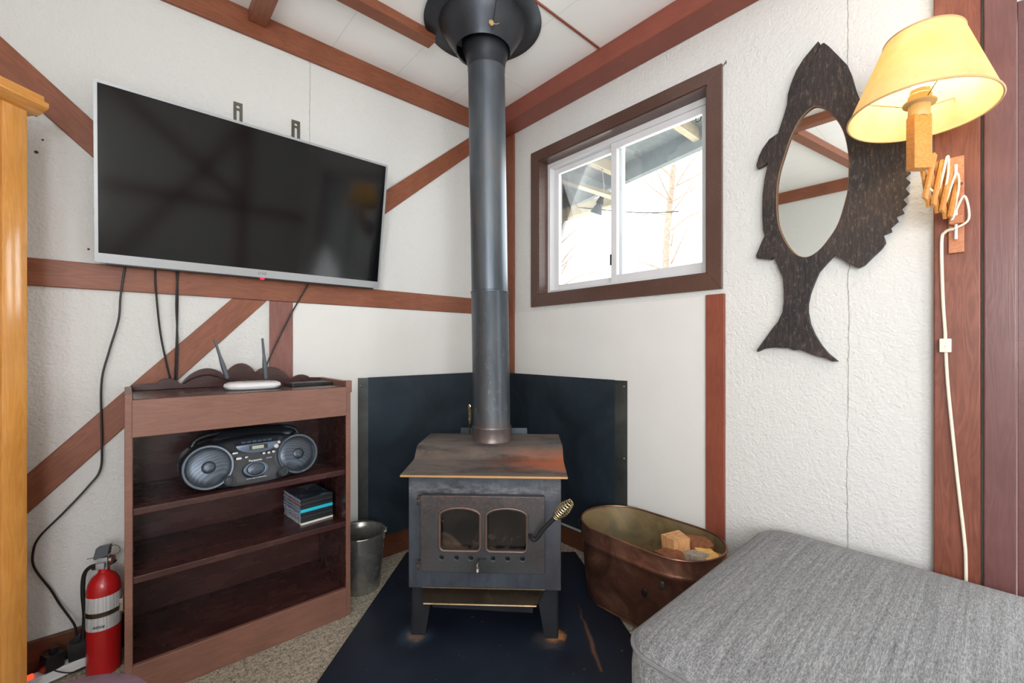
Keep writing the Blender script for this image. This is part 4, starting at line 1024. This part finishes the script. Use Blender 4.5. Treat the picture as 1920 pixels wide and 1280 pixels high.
def log_mat(name, c1, c2, sc_=22):
    t = NT(name); v = t.coord(scale=(1, 1, .15)); n = t.noise(v, sc_*2, 6, .7, .6); n2 = t.noise(t.coord(), sc_*3, 5, .7)
    return t.finish(t.ramp(n, [(.3, lin(c1)), (.7, lin(c2))]), .8, 0, .2, t.bump(n2, .5, .004))
LM = {'tan': log_mat('split_fir', (176, 122, 80), (226, 176, 124)), 'yellow': log_mat('fresh_yellow_cut', (196, 144, 74), (240, 198, 124)), 'brown': log_mat('brown_split', (112, 70, 46), (160, 106, 72)),
      'grey': log_mat('grey_weathered_split', (130, 118, 106), (186, 174, 158)), 'orange': log_mat('orange_split', (150, 92, 52), (204, 136, 82))}
MT['log_bark'] = plain('rough_dark_bark', (62, 46, 38), .95, var=.35, vs=30, bump=1.0, bs=90)
def wedge(u, v, ztop, poly, mat, label, tilt_, L=.20, rz=0.0, bark=None):
    r = ray(u, v); t_ = (H-ztop)/(-r[2]); top = Vector((r[0]*t_, r[1]*t_, ztop))
    R0 = Matrix.Rotation(rz, 4, 'Z'); poly = [(a*1.3, b*1.3) for a, b in poly]
    ax = Vector((math.tan(tilt_[0]), math.tan(tilt_[1]), 1)).normalized()
    L = min(L, (ztop-.030)/ax.z)
    base = top-ax*L
    t = thing('firewood', label, 'firewood', base, rot=ax.to_track_quat('Z', 'Y').to_euler(), group='firewood in the copper tub')
    rnd = random.Random(label); rings = []
    for k, z_ in enumerate([0, .3, .6, .85, 1.0]):
        rings.append([R0 @ Vector((p[0]*(1+rnd.uniform(-.05, .05)), p[1]*(1+rnd.uniform(-.05, .05)), z_*L+(rnd.uniform(-.004, .004) if k == 4 else 0))) for p in poly])
    MB().rings(rings).done('split_log', mat, t, smooth=25)
    if bark:
        i0, i1 = bark; m = MB()
        A_, B_ = Vector((*poly[i0], 0)), Vector((*poly[i1], 0)); nrm = Vector((B_.y-A_.y, A_.x-B_.x, 0)).normalized()*.006
        pr = [R0 @ A_, R0 @ B_, R0 @ (B_+nrm), R0 @ (A_+nrm)]
        m.rings([[p+Vector((0, 0, z_*L)) for p in pr] for z_ in (0.02, .5, .985)]).done('bark', 'log_bark', t)
    return t
wedge(1268, 1003, .372, [(-.045, -.02), (.03, -.035), (.045, .02), (-.01, .04)], LM['tan'], 'tan split log, tallest and furthest in of the tub', (.05, .12), rz=.3)
wedge(1253, 1034, .335, [(-.05, -.02), (.035, -.03), (.04, .025), (-.03, .03)], LM['brown'], 'brown split log with dark bark on the tub side below the tallest', (-.10, .25), rz=.8, bark=(0, 1))
wedge(1311, 1012, .345, oval(0, 0, .046, .043, 16), LM['brown'], 'round log with sawn end facing up at the tub back', (.12, -.10))
wedge(1303, 1036, .345, [(-.030, -.03), (.028, -.024), (.030, .028), (-.026, .030)], LM['grey'], 'grey weathered square log in the middle of the tub pile', (.12, .16), rz=.5)
wedge(1327, 1036, .338, [(-.040, -.022), (.028, -.030), (.034, .020), (-.034, .030)], LM['yellow'], 'bright yellow sawn block at the near end of the tub', (.02, -.12), rz=.9)
wedge(1345, 1042, .330, [(-.028, -.02), (.026, -.024), (.02, .024), (-.024, .02)], LM['orange'], 'small orange split log behind the yellow block in the tub', (-.02, -.10), rz=.2)
wedge(1284, 1030, .300, [(-.020, -.016), (.022, -.018), (.016, .020)], LM['orange'], 'thin reddish splinter log between the tan and grey logs', (.05, .05), rz=1.1)

# ================================================================== OTTOMAN
ot = thing('ottoman', 'large grey woven ottoman with piped edge at the lower right', 'ottoman', (1.375, .07, 0))
def weave():
    t = NT('grey_woven_upholstery'); v = t.coord()
    a = t.noise(t.coord(scale=(60, 480, 480)), 1.0, 3, .6); b = t.noise(t.coord(scale=(480, 120, 120)), 1.0, 3, .6)
    st = t.noise(t.coord(scale=(2.5, 110, 30)), 1.0, 4, .6)
    k = t.math('ADD', t.math('ADD', t.math('MULTIPLY', a, .46), t.math('MULTIPLY', b, .28)), t.math('MULTIPLY', st, .26))
    c = t.ramp(k, [(.36, lin((72, 72, 74))), (.5, lin((122, 123, 125))), (.64, lin((168, 169, 171)))])
    return t.finish(c, .9, 0, .15, t.bump(k, .5, .003), Sheen_Weight=.15)
MT['weave'] = weave()
MT['piping'] = plain('grey_piping_cord', (116, 117, 120), .85, var=.15, vs=200)
ox, oy, zr_ = .488, .53, .446
def ol_(s_, z): return [(x, y, z) for x, y in rrect(-ox*s_, ox*s_, -oy*s_, oy*s_, .075*s_+.001, 10)]
def crown(s_): return zr_+.058*(1-s_**3.2)**.62 if s_ < 1 else zr_
rg = [ol_(s_, crown(s_)) for s_ in (.02, .2, .4, .55, .68, .78, .86, .92, .96, .985, .997)]+[ol_(1.004, zr_-.010)]
MB().rings(rg, True, False).done('top_cushion', 'weave', ot, smooth=70)
MB().rings([ol_(1.002, zr_-.008), ol_(1.010, zr_-.06), ol_(1.008, zr_-.2), ol_(1.0, .06), ol_(.99, .05)], True, True).done('upholstered_side', 'weave', ot, smooth=60)
MB().tube(ol_(1.007, zr_-.008), .0055, 8, closed=True).done('piping', 'piping', ot)
for sx in (-1, 1):
    for sy in (-1, 1): MB().lathe([(.02, 0), (.026, .05)], 16, M=Matrix.Translation((sx*.40, sy*.44, 0))).done('foot', 'black_plastic', ot)

# ================================================================== FISH MIRROR
def c2(L): return [(1400+x/3.765, 60+y/3.765) for x, y in L]
def c3(L): return [(1400+x/4.0, 380+y/4.0) for x, y in L]
fx_ = 1.900
fish_px = c2([(505, 65), (470, 105), (400, 190), (350, 270), (310, 370), (290, 440), (285, 510), (255, 610), (220, 715), (160, 755), (110, 825), (85, 880), (68, 940), (75, 963), (110, 945), (150, 918), (125, 1040), (112, 1150), (110, 1260)])
fish_px += c3([(118, 120), (122, 200), (135, 245), (105, 310), (68, 400), (75, 415), (180, 424), (203, 405), (235, 480), (270, 560), (278, 650), (278, 740), (268, 820), (235, 890), (180, 960), (130, 1030), (75, 1105), (80, 1118), (130, 1095), (200, 1085), (270, 1090), (310, 1088), (350, 1105), (400, 1103), (470, 1130), (540, 1155), (590, 1165), (640, 1190), (685, 1190), (660, 1170), (610, 1130), (560, 1070), (510, 990), (475, 910), (458, 820), (458, 760), (475, 680), (505, 600), (540, 520), (600, 450), (655, 392), (720, 425), (790, 470), (840, 487), (880, 468), (950, 400), (1010, 345), (1040, 300), (1035, 270), (1022, 240), (1088, 214), (1078, 185), (1135, 135), (1120, 100), (1180, 72), (1158, 38), (1198, 5)])
fish_px += c2([(1090, 1245), (1128, 1208), (1100, 1175), (1148, 1135), (1115, 1100), (1152, 1055), (1115, 1025), (1155, 988), (1115, 955), (1157, 910), (1118, 880), (1157, 848), (1115, 810), (1150, 775), (1100, 745), (1135, 700), (1080, 680), (1100, 630), (1040, 625), (1040, 575), (980, 580), (900, 560), (840, 530), (795, 470), (765, 390), (740, 300), (712, 235), (640, 160), (580, 100), (545, 75), (527, 84), (520, 100), (470, 190), (440, 250), (436, 246), (480, 170), (516, 80)])
oval_px = c2([(490, 520), (450, 535), (390, 590), (340, 670), (300, 760), (260, 880), (230, 980), (212, 1090), (208, 1200)])+c3([(228, 130), (245, 200), (280, 280), (320, 340), (370, 390), (430, 410), (490, 395), (560, 340), (620, 265), (670, 190), (705, 110)])+c2([(698, 1190), (715, 1110), (722, 980), (722, 880), (705, 770), (680, 690), (640, 620), (590, 570), (540, 530)])
fo = Vector((fx_+.009, .42, 1.7))
# local 2D: a = -(y) so that the outline reads left-right as seen; plate XY -> world (-y, z)
F2 = [(-(onX(u, v, fx_)[0]-fo.y), onX(u, v, fx_)[1]-fo.z) for u, v in fish_px]
O2 = [(-(onX(u, v, fx_)[0]-fo.y), onX(u, v, fx_)[1]-fo.z) for u, v in oval_px]
O2 = [(p.x, p.y) for p in catmull([(a, b, 0) for a, b in O2], 3, True)]
def fish_mat():
    t = NT('charred_carved_wood'); v = t.coord()
    n = t.noise(t.coord(scale=(60, 5, 5)), 3.0, 6, .75); sp = t.noise(t.coord(scale=(30, 9, 9)), 4.0, 7, .8, .5); b = t.noise(v, 5, 3)
    c = t.ramp(b, [(.35, lin((28, 28, 31))), (.7, lin((54, 44, 42)))])
    c = t.mix(t.ramp(sp, [(.53, BLACK), (.64, (.45, .45, .45, 1))]), c, lin((128, 112, 100)))
    c = t.mix(t.ramp(n, [(.50, BLACK), (.66, (.35, .35, .35, 1))]), c, lin((104, 80, 68)))
    return t.finish(c, .55, 0, .4, t.bump(n, .5, .003))
MT['fish'] = fish_mat()
fm = thing('fish_mirror', 'dark carved wooden fish hanging head up with an oval mirror in its body', 'mirror', fo, rot=(PI/2, 0, -PI/2))
MB().add(plate_mesh([F2, O2[::-1]], .018)).done('fish_body', 'fish', fm, recalc=False, smooth=20)
MT['oval_edge'] = plain('raw_wood_edge', (132, 96, 66), .7)
MB().tube([(a, b, .006) for a, b in O2], .0022, 6, closed=True).done('oval_edge', 'oval_edge', fm)
mir = NT('mirror_silver'); mir.finish((.90, .93, .90, 1), .015, 1.0)
cxo = sum(p[0] for p in O2)/len(O2); cyo = sum(p[1] for p in O2)/len(O2)
MB().add(plate_mesh([[(cxo+(a-cxo)*1.05, cyo+(b-cyo)*1.03) for a, b in O2]], .003)).done('mirror_glass', mir.m, fm, loc=(0, 0, -.003), recalc=False)
MB().box(-.05, .05, .02, .06, -.021, -.009).done('hanger_block', 'fish', fm)

# ================================================================== WALL LAMP
MT['lamp_wood'] = wood('honey_lamp_wood', (196, 130, 62), (222, 158, 86), .4, knots=False, grain=30)
MT['lamp_pine'] = wood('reddish_lamp_backplate', (186, 112, 74), (212, 146, 104), .45, knots=False, grain=30)
lp = thing('wall_lamp', 'lit scissor-arm wall lamp with a cream cone shade on the red post', 'lamp', (1.900, .087, 1.58))
LO = Vector(lp.location)
def LP(m, name, mat, parent=None, **kw):
    for v in m.b.verts: v.co -= LO
    return m.done(name, mat, parent or lp, **kw)
LP(MB().box(1.886, 1.900, .070, .104, 1.436, 1.728), 'back_plate', 'lamp_pine', bevel=.002)
for za_, zb_ in ((1.520, 1.545), (1.640, 1.668)): LP(MB().box(1.862, 1.886, .072, .102, za_, zb_), 'hinge_block', 'lamp_pine', bevel=.002)
LP(MB().tube([(1.874, .087, 1.475), (1.874, .087, 1.70)], .004, 10), 'pivot_rod', 'white_plastic')
SC = Vector((1.6676, .1503, 1.8058)); SN = Vector((.082*RT[0]+.032*FW[0], .082*RT[1]+.032*FW[1], 1)).normalized()
hb = Vector((SC.x+.004, SC.y, 0))
# scissor links run from the plate to the block
A0 = Vector((1.868, .087, 0)); A1 = Vector((SC.x+.030, SC.y-.005, 0)); nn_ = 4; dv = (A1-A0)/nn_; side = Vector((-dv.y, dv.x, 0)).normalized()
zlo, zhi = 1.530, 1.660
for k in range(nn_):
    for s_, (za, zb) in ((-1, (zlo, zhi)), (1, (zhi, zlo))):
        pa = A0+dv*k+side*.006*s_+Vector((0, 0, za+.012*k)); pb = A0+dv*(k+1)+side*.006*s_+Vector((0, 0, zb+.012*(k+1)))
        D = pb-pa; Lb = D.length; M_ = Matrix.Translation(pa) @ D.to_track_quat('X', 'Z').to_matrix().to_4x4()
        LP(MB().box(-.010, Lb+.010, -.004, .004, -.008, .008, M=M_), 'scissor_link', 'lamp_wood', bevel=.0015)
bz = Matrix.Translation((SC.x, SC.y, 0)) @ Matrix.Rotation(math.radians(-47), 4, 'Z')
LP(MB().box(-.023, .023, -.016, .016, 1.648, 1.800, M=bz), 'upright_block', 'lamp_wood', bevel=.003)
LP(MB().tube([(SC.x+.03, SC.y-.005, 1.66), (SC.x, SC.y, 1.70)], .004, 8), 'joint_pin', 'chrome')
MT['socket'] = plain('cream_lamp_socket', (200, 168, 112), .45)
QS = SN.to_track_quat('Z', 'Y').to_matrix().to_4x4(); SM = Matrix.Translation(SC) @ QS
LP(MB().lathe([(.020, -.012), (.024, -.004), (.024, .022), (.036, .026), (.037, .030), (.026, .034), (.026, .050), (.022, .054), (.022, .066), (.001, .067)], 36, M=SM), 'socket', 'socket')
def shade_mat():
    t = NT('parchment_shade'); v = t.coord()
    n = t.noise(v, 11, 5, .65, .4)
    c = t.ramp(n, [(.3, lin((238, 212, 156))), (.7, lin((250, 232, 188)))])
    d = t.n('ShaderNodeBsdfDiffuse'); tr = t.n('ShaderNodeBsdfTranslucent'); t.l(c, d.inputs[0]); t.l(c, tr.inputs[0])
    mx = t.n('ShaderNodeMixShader'); mx.inputs[0].default_value = .52; t.l(d.outputs[0], mx.inputs[1]); t.l(tr.outputs[0], mx.inputs[2]); t.l(mx.outputs[0], t.out.inputs[0])
    return t.m
MT['shade'] = shade_mat(); MT['shade_rim'] = plain('shade_binding', (196, 160, 112), .6)
sh = LP(MB().lathe([(.160, 0), (.085, .215), (.0842, .215), (.1592, 0)], 72, False, False, M=SM), 'lamp_shade', 'shade', smooth=60)
for rr, hh in ((.1602, .001), (.0850, .214)):
    MB_ = MB().tube([(rr*math.cos(2*PI*i/72), rr*math.sin(2*PI*i/72), hh) for i in range(72)], .0028, 8, closed=True, M=SM)
    LP(MB_, 'shade_rim', 'shade_rim', sh)
for k in range(3):
    a = 2*PI*k/3+.4; m = MB(); m.tube([(.035*math.cos(a), .035*math.sin(a), .030), (.132*math.cos(a), .132*math.sin(a), .075)], .0015, 6, M=SM)
    LP(m, 'shade_arm', 'brass')
MT['bulb'] = emis('warm_bulb', (1.0, .84, .58), 70.0)
LP(MB().lathe([(.013, .060), (.014, .075), (.030, .105), (.032, .122), (.026, .140), (.012, .150), (.001, .152)], 32, M=SM), 'bulb', 'bulb')
# own light of the lamp
pl = bpy.data.lights.new('bulb_light', 'POINT'); pl.energy = 7.5; pl.color = (1.0, .86, .62); pl.shadow_soft_size = .033
plo = bpy.data.objects.new('bulb_light', pl); COL.objects.link(plo); plo.location = SC+SN*.118
# cord along the arm and down the wall
LP(MB().tube(catmull([(SC.x+.012, SC.y+.012, 1.70), (SC.x+.035, SC.y+.02, 1.70), (SC.x+.05, SC.y-.01, 1.72), (SC.x+.055, SC.y-.005, 1.64), (1.76, .12, 1.60), (1.775, .10, 1.70), (1.80, .10, 1.66), (1.80, .11, 1.56), (1.83, .085, 1.66), (1.845, .08, 1.62), (1.85, .095, 1.53), (1.865, .07, 1.60), (1.87, .06, 1.53), (1.86, .09, 1.505)], 6), .0030, 8), 'arm_cord', 'cream_plastic')
cp = [(1.862, .092, 1.505), (1.870, .110, 1.500), (1.878, .118, 1.470)]+[(1.892, onX(u, v, 1.892)[0], onX(u, v, 1.892)[1]) for u, v in ((1768, 560), (1772, 620), (1773, 650), (1777, 720), (1790, 850), (1800, 940), (1808, 1010), (1811, 1057), (1812, 1180))]
lc = LP(MB().tube(catmull(cp, 6), .0042, 8), 'hanging_cord', 'cream_plastic')
a_, b_ = onX(1773, 648, 1.89)
LP(MB().box(1.878, 1.898, a_-.013, a_+.013, b_-.020, b_+.022, bev=.003).lathe([(.003, 0), (.002, .002), (.0005, .002)], 10, M=Matrix.Translation((1.8775, a_, b_)) @ Matrix.Rotation(-PI/2, 4, 'Y')), 'inline_switch', 'cream_plastic', lc)
